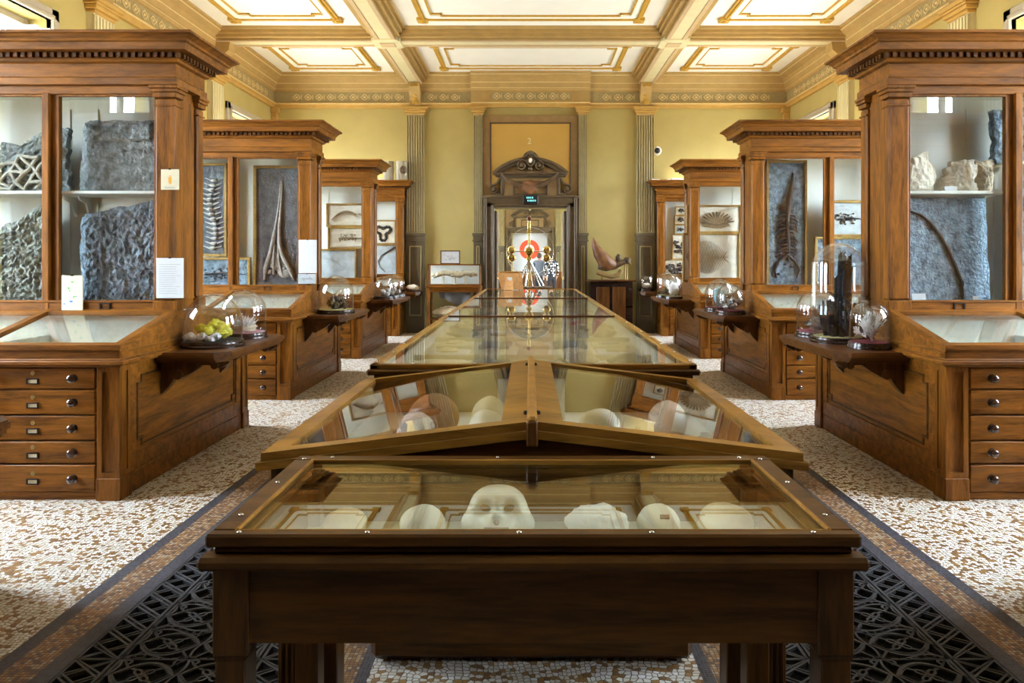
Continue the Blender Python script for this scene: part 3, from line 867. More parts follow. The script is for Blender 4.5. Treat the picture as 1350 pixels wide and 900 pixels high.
# ================================================================== DISPLAY CABINETS
CX = 2.565                     # aisle face of the cabinets
CL = 2.70                      # length towards the wall
ROWS = [(.695, .825), (.535, .685), (.375, .525), (.23, .365), (.05, .22)]
BAYS = [(.15, .86), (.96, 1.67), (1.77, 2.48)]
CORNP = [(0.0, 2.75), (.018, 2.755), (.018, 2.80), (.005, 2.812), (.005, 2.905), (.03, 2.915), (.035, 2.932), (.05, 2.935), (.05, 2.972),
         (.13, 2.975), (.135, 3.022), (.15, 3.03), (.155, 3.045), (.18, 3.065), (.20, 3.072), (.20, 3.09)]

def cabinet(sx, full=True):
    D = 2.08 if full else 0.72
    uf, ub = (.71, 1.17) if full else (.48, .715)
    root = bpy.data.objects.new('display_cabinet', None); COL.objects.link(root)
    def B(): return MB(sx)
    # carcass
    m = B()
    m.box(.035, CL, .04, D - .04, .10, .84)
    m.build('carcass', 'oak_v', root)
    m = B(); m.box(.014, CL, .05, D - .02, 0, .135, .006); m.box(.15, CL, .028, .06, 0, .05, .004)
    m.build('plinth', 'oak_h', root)
    for y0, y1 in ((0.0, .14), (D - .14, D)) if full else ((0.0, .14),):
        m = B(); m.box(-.004, .15, y0, y1, 0, .14, .005); m.build('corner_block', 'oak_v', root)
        p = B()
        p.box(.012, .14, y0 + .022, y1 - .022, .14, .84)
        # raised edges leave a sunk panel on both faces
        for zz in ((.14, .175), (.80, .84)):
            p.box(.004, .146, y0 + .008, y1 - .008, zz[0], zz[1])
        for (xa, xb) in ((.004, .034), (.116, .146)):
            for (ya, yb) in ((y0 + .008, y0 + .036), (y1 - .036, y1 - .008)):
                p.box(xa, xb, ya, yb, .175, .80)
        p.build('corner_pilaster', 'oak_v', root)
    # aisle side panel
    s0, s1 = .14, (D - .14 if full else D - .02)
    m = B()
    m.box(.018, .04, s0, s1, .135, .25, .004); m.box(.018, .04, s0, s1, .765, .84)
    m.box(.018, .04, s0, s0 + .09, .25, .765); m.box(.018, .04, s1 - .09, s1, .25, .765)
    o = m.build('side_frame', 'oak_h', root)
    a, b_, c, d = s0 + .12, s1 - .12, .28, .735
    k = .05
    if full:
        path = [(a + k, c), (b_ - k, c), (b_ - k, c + k), (b_, c + k), (b_, d - k), (b_ - k, d - k), (b_ - k, d), (a + k, d), (a + k, d - k), (a, d - k), (a, c + k), (a + k, c + k)]
        m = B()
        for i in range(12):
            (p0, q0), (p1, q1) = path[i], path[(i + 1) % 12]
            m.box(.022, .04, min(p0, p1) - .009, max(p0, p1) + .009, min(q0, q1) - .009, max(q0, q1) + .009, .004)
        m.build('panel_moulding', 'dark_oak_h', o)
    m = B(); m.box(.030, .04, s0 + .09, s1 - .09, .25, .765); m.build('side_field', 'oak_y', o)
    # drawers
    knob = None
    for ci, x0 in enumerate((.15, .99, 1.83)):
        x1 = x0 + .80
        for z0, z1 in ROWS:
            m = B(); m.box(x0 + .012, x1 - .012, .018, .05, z0, z1, .006)
            dr = m.build('drawer', 'oak_h', root)
            xc = (x0 + x1) / 2; zc = (z0 + z1) / 2
            for xx in (xc - .255, xc + .255):
                q = B(); q.lathe([(.0, -.044), (.014, -.044), (.024, -.036), (.025, -.027), (.016, -.016), (.014, 0), (.026, .002), (.026, .006)], (xx, .016, zc), 14, 'y')
                kn = q.build('knob', 'knob_dark', dr, True)
            q = B(); q.lathe([(0, -.004), (.013, -.003), (.015, 0)], (xc, .018, zc + .032), 12, 'y'); q.build('keyhole_plate', 'old_brass', dr, True)
            q = B()
            for u0, u1, w0, w1 in ((-.037, .037, .008, .014), (-.037, .037, -.022, -.016), (-.037, -.030, -.022, .014), (.030, .037, -.022, .014)):
                q.box(xc + u0, xc + u1, .010, .018, zc - .014 + w0, zc - .014 + w1)
            q.build('label_holder', 'black_metal', dr)
            q = B(); q.box(xc - .03, xc + .03, .0155, .0185, zc - .030, zc - .006); q.build('label_card', 'paper_cream', dr)
    # desk
    m = B()
    for e, z0, z1 in ((.02, .835, .85), (.045, .85, .875), (.03, .875, .885)):
        m.box(-e, CL, -e, D + (e if full else 0), z0, z1, .005)
    m.build('desk_moulding', 'oak_h', root)
    m = B()
    hz = .955
    back = [(ub, 1.125), (D - .0, hz)] if full else [(ub, 1.125), (D, 1.125)]
    poly = [(0, .885), (0, hz), (uf, 1.125)] + back + [(D, .885)]
    m.prism(poly, 0, .03, 'x'); m.prism(poly, CL - .03, CL, 'x')
    m.box(0, CL, 0, .03, .885, hz)
    if full: m.box(0, CL, D - .03, D, .885, hz)
    m.build('desk_box', 'oak_h', root)
    m = B(); m.box(-.006, .002, .0, D, .915, .932, .003); m.build('desk_side_bead', 'oak_y', root)
    m = B(); m.box(.03, CL - .03, .03, uf + .01, .885, .895); m.box(.03, CL - .03, uf, uf + .012, .895, 1.12)
    for xx in (.91, 1.72): m.box(xx - .008, xx + .008, .03, uf, .895, .96)
    m.build('desk_lining', 'tray_lining', root)
    sl = (1.125 - hz) / uf
    def zs(y): return hz + sl * y
    def bar(mb, x0, x1, y0, y1, up=.018, dn=.012):
        vs = []
        for y in (y0, y1):
            for x, dz in ((x0, -dn), (x1, -dn), (x1, up), (x0, up)):
                vs.append((x, y, zs(y) + dz))
        mb.add(vs, [(0, 1, 2, 3), (7, 6, 5, 4), (0, 4, 5, 1), (1, 5, 6, 2), (2, 6, 7, 3), (3, 7, 4, 0)])
    m = B()
    bar(m, -.012, CL, -.014, .035); bar(m, 0, CL, uf - .05, uf)
    m.build('desk_rail', 'oak_h', root)
    for xa, xb in ((-.012, .04), (.885, .935), (1.695, 1.745), (CL - .05, CL)):
        m = B(); bar(m, xa, xb, .03, uf - .03, .019); m.build('desk_stile', 'oak_y', root)
    for xa, xb in ((.04, .885), (.935, 1.695), (1.745, CL - .05)):
        m = B(); bar(m, xa, xb, .03, uf - .045, .004, -.001); m.build('desk_pane', 'glass_clear', root)
    if full:
        vs = [(0, ub, 1.143), (CL, ub, 1.143), (CL, D + .014, hz + .016), (0, D + .014, hz + .016)]
        m = B(); m.add(vs + [(x, y, z - .03) for x, y, z in vs], [(0, 1, 2, 3), (7, 6, 5, 4), (0, 4, 5, 1), (1, 5, 6, 2), (2, 6, 7, 3), (3, 7, 4, 0)])
        m.build('desk_lid', 'oak_h', root)
    # upper case
    m = B(); m.box(.052, CL, uf + .03, ub - .022, 1.10, 1.14); m.box(.052, CL, ub - .045, ub - .022, 1.14, 2.745); m.box(.052, CL, uf + .05, ub - .022, 2.735, 2.745)
    m.box(CL - .02, CL, uf + .03, ub - .02, 1.14, 2.75)
    for xa, xb in BAYS:
        for u0, u1 in ((xa + .05, xa + .065), (xb - .065, xb - .05)):
            for w0, w1 in ((1.2, 1.95), (2.05, 2.66)): m.box(u0, u1, ub - .055, ub - .045, w0, w1)
    m.build('case_lining', 'case_lining', root)
    m = B(); m.box(.03, .05, uf + .05, ub - .05, 1.13, 2.75); m.box(.022, .032, uf + .12, ub - .12, 1.2, 2.68, .003)
    m.build('case_side', 'oak_v', root)
    m = B(); m.box(0.03, CL, ub - .02, ub, 1.125, 2.75); m.build('case_back', 'oak_v', root)
    for y0, y1 in (((uf, uf + .10), (ub - .10, ub)) if full else ((uf, uf + .10),)):
        m = B(); m.box(.0, .145, y0, y1, 1.21, 2.66, .012)
        m.box(-.012, .155, y0 - .012, y1 + .012, 1.125, 1.205, .006)
        for e, z0, z1 in ((.008, 2.60, 2.615), (.012, 2.665, 2.70), (.024, 2.70, 2.725), (.032, 2.725, 2.75)):
            m.box(-e, .145 + e, y0 - e, y1 + e, z0, z1, .004)
        m.build('corner_post', 'oak_v', root)
    m = B(); m.box(.15, CL, uf + .004, uf + .06, 1.125, 1.195, .006); m.box(.15, CL, uf - .004, uf + .05, 1.19, 1.207, .004)
    for xa, xb in BAYS:
        xc = (xa + xb) / 2
    m.build('base_rail', 'oak_h', root)
    for xa, xb in BAYS:
        xc = (xa + xb) / 2
        q = B()
        for u0, u1, w0, w1 in ((-.04, .04, .017, .024), (-.04, .04, -.024, -.017), (-.04, -.032, -.024, .024), (.032, .04, -.024, .024)):
            q.box(xc + u0, xc + u1, uf - .006, uf + .004, 1.163 + w0, 1.163 + w1)
        q.build('label_holder', 'black_metal', root)
    m = B(); m.box(.15, CL, uf + .008, uf + .06, 2.69, 2.75, .004); m.build('top_rail', 'oak_h', root)
    for x0 in (.86, 1.67):
        m = B(); m.box(x0, x0 + .05, uf + .03, uf + .08, 1.2, 2.70, .004); m.box(x0 + .05, x0 + .10, uf, uf + .05, 1.13, 2.70, .004); m.build('mullion', 'oak_v', root)
    m = B(); m.box(2.48, CL, uf, uf + .08, 1.2, 2.70, .004); m.build('end_post', 'oak_v', root)
    for i, (xa, xb) in enumerate(BAYS):
        m = B(); m.box(xa, xb, uf + .034, uf + .038, 1.2, 2.695); m.build('door_pane', 'glass_clear', root)
        m = B()
        m.box(xa, xa + .012, uf + .02, uf + .045, 1.2, 2.695, .003); m.box(xb - .012, xb, uf + .02, uf + .045, 1.2, 2.695, .003)
        m.box(xa, xb, uf + .02, uf + .045, 2.675, 2.695, .003)
        m.build('door_frame', 'oak_v', root)
    # cornice
    m = B(); ring = []
    prof = CORNP
    for o_, z in prof:
        bo = o_ if full else 0
        ring.append([(CL, uf - o_, z), (-o_, uf - o_, z), (-o_, ub + bo, z), (CL, ub + bo, z)])
    vs = [p for r_ in ring for p in r_]; fs = []
    for i in range(len(ring) - 1):
        for k_ in range(3):
            fs.append((i * 4 + k_, i * 4 + k_ + 1, (i + 1) * 4 + k_ + 1, (i + 1) * 4 + k_))
    n = len(ring) - 1
    fs.append((n * 4, n * 4 + 1, n * 4 + 2, n * 4 + 3)); fs.append((0, 1, 2, 3))
    m.add(vs, fs)
    cor = m.build('cornice', 'oak_h', root)
    dm = B(); dm.box(-.013, .013, -.022, .006, -.017, .017); dme = dm.mesh('dentil'); dme.materials.append(MATS['dark_oak_h'])
    L = CL - .04; nn = 52
    for i in range(nn):
        o2 = bpy.data.objects.new('dentil', dme); COL.objects.link(o2); o2.parent = cor
        o2.location = (sx * (-.05 + (L + .05) * i / nn), uf - .052, 2.953)
    dl = (ub + .05) - (uf - .05) if full else ub - uf
    nn = 11 if full else 5
    for i in range(nn):
        o2 = bpy.data.objects.new('dentil', dme); COL.objects.link(o2); o2.parent = cor
        o2.location = (sx * -.055, uf - .05 + dl * (i + .7) / nn, 2.953)
        o2.rotation_euler = (0, 0, R(-90 * sx))
    # bracket shelf on the aisle side
    y0, y1, w = (.43, 1.70, .485) if full else (.04, .56, .40)
    def outline(e, ch=.09):
        return [(.012, y0 - e), (-w + ch, y0 - e), (-w - e, y0 + ch), (-w - e, y1 - ch), (-w + ch, y1 + e), (.012, y1 + e)]
    m = B()
    for e, z0, z1 in ((-.035, .795, .812), (-.015, .812, .832), (.0, .832, .858), (-.008, .858, .865)):
        m.prism(outline(e), z0, z1, 'z')
    sh = m.build('bracket_shelf', 'dark_oak_h', root)
    prof = [(.02, .795), (-w + .03, .795), (-w + .035, .775), (-w + .09, .745), (-w + .14, .745), (-w + .17, .765), (-w + .22, .765), (-w + .28, .72), (-.12, .675), (-.07, .675), (-.05, .64), (-.02, .60), (.02, .56)]
    for yy in ((y0 + .12, y1 - .18) if full else (y0 + .1, y1 - .14)):
        m = B(); m.prism([(x, z) for x, z in prof], yy, yy + .06, 'y')
        m.lathe([(.028, yy - .012), (.028, yy + .072)], (-w + .13, 0, .765), 12, 'y'); m.lathe([(.035, yy - .012), (.035, yy + .072)], (-.10, 0, .70), 12, 'y')
        m.build('shelf_console', 'dark_oak_v', sh)
    return root

CABY = [4.52 + 3.24 * k for k in (-1, 0, 1, 2, 3)]
LAB = {(-1, 0): 'oak display cabinet beside the flat skull table, only its bracket shelf corner showing',
       (1, 0): 'oak display cabinet standing next to the spine slab cabinet, nearer the flat skull table',
       (-1, 1): 'oak display cabinet with dentilled cornice holding the net-ridged slab and rough grey slabs',
       (1, 1): 'oak display cabinet holding the blue slab with a long curved spine and pale nodules',
       (-1, 2): 'oak display cabinet holding the long-snouted skull in a tall frame and a vertebra plate',
       (1, 2): 'oak display cabinet holding the tall framed black crocodile skeleton',
       (-1, 3): 'oak display cabinet holding three framed cream fossil plates stacked above each other',
       (1, 3): 'oak display cabinet holding two framed cream fish fossils',
       (-1, 4): 'narrow oak wall cabinet with petrified logs standing on its cornice',
       (1, 4): 'narrow oak wall cabinet with a column of small framed fossils and cards on its cornice'}
for sx in (-1, 1):
    proto = cabinet(sx, True)
    for k in range(4):
        o = proto if k == 0 else copy_tree(proto)
        o.location = (sx * CX, CABY[k], 0)
        tag(o, LAB[sx, k], 'display cabinet', 'oak display cabinets along the hall')
    o = cabinet(sx, False); o.location = (sx * CX, CABY[4], 0)
    tag(o, LAB[sx, 4], 'display cabinet', 'oak display cabinets along the hall')

# uplights lying on top of the cabinets behind the cornice
def uplight(label, loc, L, W, power):
    t = thing('uplight', label, 'lamp', loc, 0, 'uplights on the cabinet tops')
    m = MB(); m.box(-L / 2 - .03, L / 2 + .03, -.06, .06, 0, .02, .004); m.box(-L / 2 - .03, L / 2 + .03, -.06, -.05, .02, .05); m.box(-L / 2 - .03, L / 2 + .03, .05, .06, .02, .05)
    m.build('trough', 'white_plastic', t)
    m = MB(); m.tube([(-L / 2, 0, .034), (L / 2, 0, .034)], .012, 8); m.build('tube', 'lamp_glow', t, True)
    d = bpy.data.lights.new('uplight_glow', 'AREA'); d.shape = 'RECTANGLE'; d.size = L; d.size_y = .08; d.energy = power; d.color = (1.0, 0.88, 0.66)
    o = bpy.data.objects.new('uplight_glow', d); COL.objects.link(o); o.parent = t; o.location = (0, 0, .048); o.rotation_euler = (PI, 0, 0)
ml, nt, b = new_mat('lamp_glow'); b.inputs['Base Color'].default_value = (.9, .85, .7, 1); b.inputs['Emission Color'].default_value = (1, .84, .56, 1); b.inputs['Emission Strength'].default_value = 8
UPL = {(-1, 0): 'cabinet next to the flat skull table, shelf corner showing', (1, 0): 'cabinet between skull table and spine slab cabinet', (-1, 1): 'net-ridged slab cabinet', (1, 1): 'curved spine slab cabinet', (-1, 2): 'long-snouted skull cabinet',
       (1, 2): 'black crocodile skeleton cabinet', (-1, 3): 'cabinet of three cream plates', (1, 3): 'cabinet of two framed fish', (-1, 4): 'narrow cabinet with petrified logs', (1, 4): 'narrow cabinet with card boxes'}
UP = 28.0
for sx in (-1, 1):
    for k in range(5):
        uy = CABY[k] + (.94 if k < 4 else .60)
        uplight('white uplight trough on the ' + UPL[sx, k], (sx * (CX + 1.25), uy, 3.09), 2.0, .1, UP if k < 4 else UP * .12)

# ================================================================== CENTRE CASES
def screw(mb_parent, locs):
    m = MB(); m.lathe([(.006, 0), (.0055, .002), (.003, .0035), (0, .004)], (0, 0, 0), 8)
    me = m.mesh('screw', True); me.materials.append(MATS['steel'])
    for l in locs:
        o = bpy.data.objects.new('screw', me); COL.objects.link(o); o.parent = mb_parent; o.location = l
# --- front table with skull casts
TX, TY0, TY1, TH, TZ = -0.012, 1.52, 2.14, 0.687, 0.925
ft = thing('table_showcase', 'dark oak table showcase with a flat glass lid over a row of pale skulls', 'showcase', (TX, TY0, 0))
D = TY1 - TY0
m = MB()
m.box(-TH, TH, 0, .032, .897, TZ, .005); m.box(-TH, TH, D - .05, D, .897, TZ, .006)
m.box(-TH, -TH + .06, .03, D - .045, .897, TZ, .006); m.box(TH - .06, TH, .03, D - .045, .897, TZ, .006)
lid = m.build('lid_frame', 'case_h', ft)
m = MB()
for a in ((-TH + .052, TH - .052, .028, .034), (-TH + .052, TH - .052, D - .053, D - .045)): m.box(a[0], a[1], a[2], a[3], .91, TZ + .001, .002)
for sx in (-1, 1): m.box(sx * (TH - .052), sx * (TH - .061), .03, D - .045, .92, TZ + .003, .002)
m.build('glazing_bead', 'case_rim', lid)
screw(lid, [(x, .016, TZ) for x in (-.62, -.35, -.03, .25, .59)] + [(x, D - .025, TZ) for x in (-.58, -.1, .35, .6)] + [(sx * (TH - .03), y, TZ) for sx in (-1, 1) for y in (.12, .36, .58)])
m = MB(); m.box(-TH + .055, TH - .055, .028, D - .045, .915, .919); m.build('lid_pane', 'glass_green', ft)
m = MB()
for e, z0, z1 in ((-.012, .878, .899), (.012, .852, .880), (-.004, .846, .854)):
    m.box(-TH - e, TH + e, -e, D + e, z0, z1, .008)
m2 = MB()
def ring_box(mb, hw, y0, y1, z0, z1, t, c=.008):
    mb.box(-hw, hw, y0, y0 + t, z0, z1, c); mb.box(-hw, hw, y1 - t, y1, z0, z1, c)
    mb.box(-hw, -hw + t, y0 + t, y1 - t, z0, z1, c); mb.box(hw - t, hw, y0 + t, y1 - t, z0, z1, c)
for e, z0, z1 in ((-.010, .878, .899), (.014, .852, .880), (-.004, .846, .854)):
    ring_box(m2, TH + e, -e, D + e, z0, z1, .05)
m2.build('edge_moulding', 'case_h', ft)
m = MB(); hw = TH - .012
m.box(-hw + .07, hw - .07, .018, .04, .69, .85); m.box(-hw + .07, hw - .07, D - .04, D - .018, .69, .85)
for sx in (-1, 1): m.box(sx * (hw - .02), sx * (hw - .04), .08, D - .08, .69, .85)
m.build('apron', 'case_h', ft)
for sx in (-1, 1):
    for y in (.01, D - .085):
        m = MB(); m.box(sx * hw, sx * (hw - .075), y, y + .075, .665, .85, .003)
        m.prism([(sx * hw, .665), (sx * (hw - .075), .665), (sx * (hw - .068), .655), (sx * (hw - .004), .655)], y + .004, y + .071, 'y')
        m.box(sx * (hw - .004), sx * (hw - .068), y + .004, y + .071, .0, .656, .003)
        m.build('leg', 'case_v', ft)
m = MB(); m.box(-hw + .04, hw - .04, .04, D - .04, .735, .745); m.build('case_floor', 'tray_green', ft)

# --- gabled case
GX, GY, GD, GH, EZ, RZ = -0.012, 2.20, 1.36, 0.82, .915, 1.012
gc = thing('gabled_showcase', 'oak showcase with two sloping glass lids meeting at a central ridge', 'showcase', (GX, GY, 0))
gs = (RZ - EZ) / GH
def gz(x): return RZ - gs * abs(x)
def gbar(mb, x0, x1, y0, y1, up=.0, dn=.03):
    vs = []
    for x in (x0, x1):
        for y, dz in ((y0, -dn), (y1, -dn), (y1, up), (y0, up)): vs.append((x, y, gz(x) + dz))
    mb.add(vs, [(0, 1, 2, 3), (7, 6, 5, 4), (0, 4, 5, 1), (1, 5, 6, 2), (2, 6, 7, 3), (3, 7, 4, 0)])
for sx in (-1, 1):
    m = MB()
    gbar(m, sx * .0, sx * GH, 0, .055); gbar(m, sx * 0, sx * GH, GD - .05, GD)
    gbar(m, sx * .015, sx * .095, .055, GD - .05); gbar(m, sx * (GH - .07), sx * GH, .055, GD - .05)
    lf = m.build('lid_frame', 'case_rim', gc)
    m = MB(); gbar(m, sx * .095, sx * (GH - .07), .055, GD - .05, -.008, .012); m.build('lid_pane', 'glass_clear', lf)
    m = MB(); gbar(m, sx * .0, sx * (GH + .012), -.012, .01, -.026, .05); gbar(m, sx * 0, sx * (GH + .012), GD - .01, GD + .012, -.026, .05)
    gbar(m, sx * (GH - .02), sx * (GH + .012), 0, GD, -.026, .05)
    m.build('edge_moulding', 'case_rim', gc)
m = MB(); m.box(-.016, .016, -.018, GD + .015, RZ - .02, RZ + .016, .008); rg = m.build('ridge_bar', 'case_rim', gc)
m = MB(); m.box(-.018, .018, -.022, .0, RZ - .075, RZ + .005, .006); m.build('ridge_end', 'dark_oak_v', rg)
for y in (.10, 1.16):
    for sx in (-1, 1):
        m = MB(); m.lathe([(.007, 0), (.007, .008), (.003, .012)], (sx * .02, y, RZ), 8); m.build('catch', 'black_metal', rg, True)
m = MB()
for y0, y1 in ((.008, .03), (GD - .03, GD - .008)):
    m.prism([(-GH + .03, .70), (-GH + .03, EZ - .03), (0, RZ - .035), (GH - .03, EZ - .03), (GH - .03, .70)], y0, y1, 'y')
for sx in (-1, 1): m.box(sx * (GH - .03), sx * (GH - .055), .01, GD - .01, .70, EZ - .02)
bd = m.build('body', 'dark_oak_h', gc)
for sx in (-1, 1):
    m = MB(); m.box(sx * .71, sx * .79, -.002, .012, .70, .88, .004); m.build('corner_stile', 'case_v', gc)
m = MB(); m.box(-GH + .05, GH - .05, .03, GD - .03, .745, .76); m.build('case_floor', 'tray_lining', gc)
for sx in (-1, 1):
    for y in (.02, GD - .10):
        m = MB(); x0 = sx * (GH - .045)
        m.box(x0, x0 - sx * .075, y, y + .075, 0, .70, .003)
        for i in range(4):
            xx = x0 - sx * (.012 + i * .017)
            m.box(xx - .004, xx + .004, y - .006, y + .02, .08, .62, .002)
        m.build('leg', 'case_v', gc)
    m = MB(); m.box(sx * .70, sx * .615, .10, .19, 0, .70, .004); m.build('inner_post', 'case_v', gc)
m = MB(); m.box(-.60, .60, .50, GD - .1, .012, .42, .02); m.build('pedestal_box', 'case_h', gc)
m = MB(); m.box(-.5, .5, .6, GD - .2, .42, .72); m.build('pedestal_core', 'dark_oak_v', gc)

# --- long flat case
LX, LY, LD, LH, LZ = 0.0, 3.62, 9.42, 0.815, .98
lc = thing('long_showcase', 'long low oak showcase with flat glass lids running towards the doorway', 'showcase', (LX, LY, 0))
seg = LD / 3
m = MB()
m.box(-LH, -LH + .045, 0, LD, LZ - .028, LZ, .005); m.box(LH - .045, LH, 0, LD, LZ - .028, LZ, .005)
m.box(-LH, LH, 0, .04, LZ - .028, LZ, .005); m.box(-LH, LH, LD - .04, LD, LZ - .028, LZ, .005)
lf = m.build('lid_frame', 'case_rim', lc)
for k in (1, 2):
    m = MB(); m.box(-LH + .04, LH - .04, seg * k - .012, seg * k + .012, LZ - .02, LZ + .001, .003); m.build('cross_bar', 'dark_oak_h', lf)
screw(lf, [(sx * (LH - .022), y * LD / 24 + .1, LZ) for sx in (-1, 1) for y in range(24)] + [(x, .02, LZ) for x in (-.6, -.3, .3, .6)])
m = MB(); ring_box(m, LH + .015, -.015, LD + .015, LZ - .055, LZ - .026, .05); m.build('edge_moulding', 'case_h', lc)
for k in range(3):
    m = MB(); m.box(-LH + .04, LH - .04, seg * k + .012, seg * (k + 1) - .012, LZ - .012, LZ - .008); m.build('lid_pane', 'glass_clear', lc)
m = MB(); ring_box(m, LH - .02, .02, LD - .02, .60, LZ - .05, .03, 0); m.build('case_wall', 'case_h', lc)
for sx in (-1, 1):
    m = MB(); m.box(sx * (LH - .02), sx * (LH - .16), .004, .03, .60, LZ - .055, .004); m.build('corner_stile', 'case_v', lc)
m = MB(); m.box(-LH + .05, LH - .05, .05, LD - .05, .845, .855); m.build('case_floor', 'tray_lining', lc)
m = MB()
for sx in (-1, 1): m.box(sx * (LH - .05), sx * (LH - .053), .05, LD - .05, .855, .94)
m.build('case_lining', 'tray_lining', lc)
m = MB(); m.box(-.62, .62, .25, LD - .2, .0, .60, .01); m.build('base_cabinet', 'dark_oak_h', lc)
for k in range(1, 9):
    m = MB(); y = k * LD / 9; m.box(-LH + .05, LH - .05, y - .006, y + .006, .855, .89); m.build('tray_divider', 'paper_cream', lc)

# ================================================================== THE ROOM BEYOND THE DOOR
Y2, Y3 = YB + 0.38, 29.3
mb = MB(); mb.box(-WX, WX, YB, Y3, -0.05, 0)
f2 = struct('floor_beyond', mb, 'mosaic_field', label='pebble mosaic floor of the room beyond the door')
for sx, nm in ((-1, 'wall_left_beyond'), (1, 'wall_right_beyond')):
    side_wall(sx, nm, Y2 - .38, Y3 + .3, WIN_ADDED, 'pale yellow side wall of the room beyond the door')
    for wy in WIN_ADDED: window(sx, wy)  # out of view, put in so daylight reaches this room
mb = MB(); mb.box(-WX - .45, WX + .45, YB + .1, Y3 + .3, CEIL, CEIL + .2); struct('ceiling_beyond', mb, 'ceiling_white', label='white ceiling of the room beyond the door')
mb = MB(); mb.box(-WX, -DOOR_W, Y3, Y3 + .3, 0, CEIL); mb.box(DOOR_W, WX, Y3, Y3 + .3, 0, CEIL); mb.box(-DOOR_W, DOOR_W, Y3, Y3 + .3, DOOR_H, CEIL)
wbb = struct('wall_back_beyond', mb, 'wall_yellow', label='yellow far wall with second carved doorway beyond the open door')
mb = MB(); mb.box(-.97, .97, Y3 - .03, Y3, 2.6, 4.46); mb.build('door_bay', 'surround_tan', wbb)
door_surround(wbb, Y3 - .03)
for X in (-1.12, 1.12): pilaster(wbb, X, .1, Y3, False)
# poster with orange ring filling the far doorway
po = thing('poster', 'white poster with a large orange ring hanging in the far doorway', 'poster', (0, Y3 + .12, 0))
m = MB(); m.box(-.70, .70, 0, .02, 0.0, 2.56); m.build('sheet', 'paper', po)
m = MB()
pts = [(.30 * math.cos(2 * PI * k / 40) - .02, 1.90 + .30 * math.sin(2 * PI * k / 40)) for k in range(40)]
m.ribbon(pts, .20, -.004, 0, True, 'xz'); m.build('ring_print', 'ring_orange', po)
mb = MB(); mb.box(-1.2, 1.2, Y3 + .8, Y3 + .9, 0, 3.2); mb.box(-1.2, -1.1, Y3 + .3, Y3 + .8, 0, 3.2); mb.box(1.1, 1.2, Y3 + .3, Y3 + .8, 0, 3.2); mb.box(-1.2, 1.2, Y3 + .3, Y3 + .9, 3.2, 3.3)
struct('wall_leak_stop', mb, 'wall_yellow', label='yellow wall added behind the orange ring poster to stop light leaking past it')  # enclosure added to block the sky light around the poster
# reception desk in front of it
dk = thing('reception_desk', 'reddish brown panelled counter below the orange ring poster', 'desk', (0, 27.6, 0))
m = MB(); m.box(-1.3, 1.3, 0, .5, 0, 1.0, .01); m.build('counter', 'oak_v', dk)
m = MB(); m.box(-1.35, 1.35, -.05, .55, 1.0, 1.05, .01); m.build('counter_top', 'oak_h', dk)
for k in range(4):
    m = MB(); m.box(-1.2 + k * .62, -.66 + k * .62, -.02, .01, .15, .85, .008); m.build('counter_panel', 'dark_oak_v', dk)

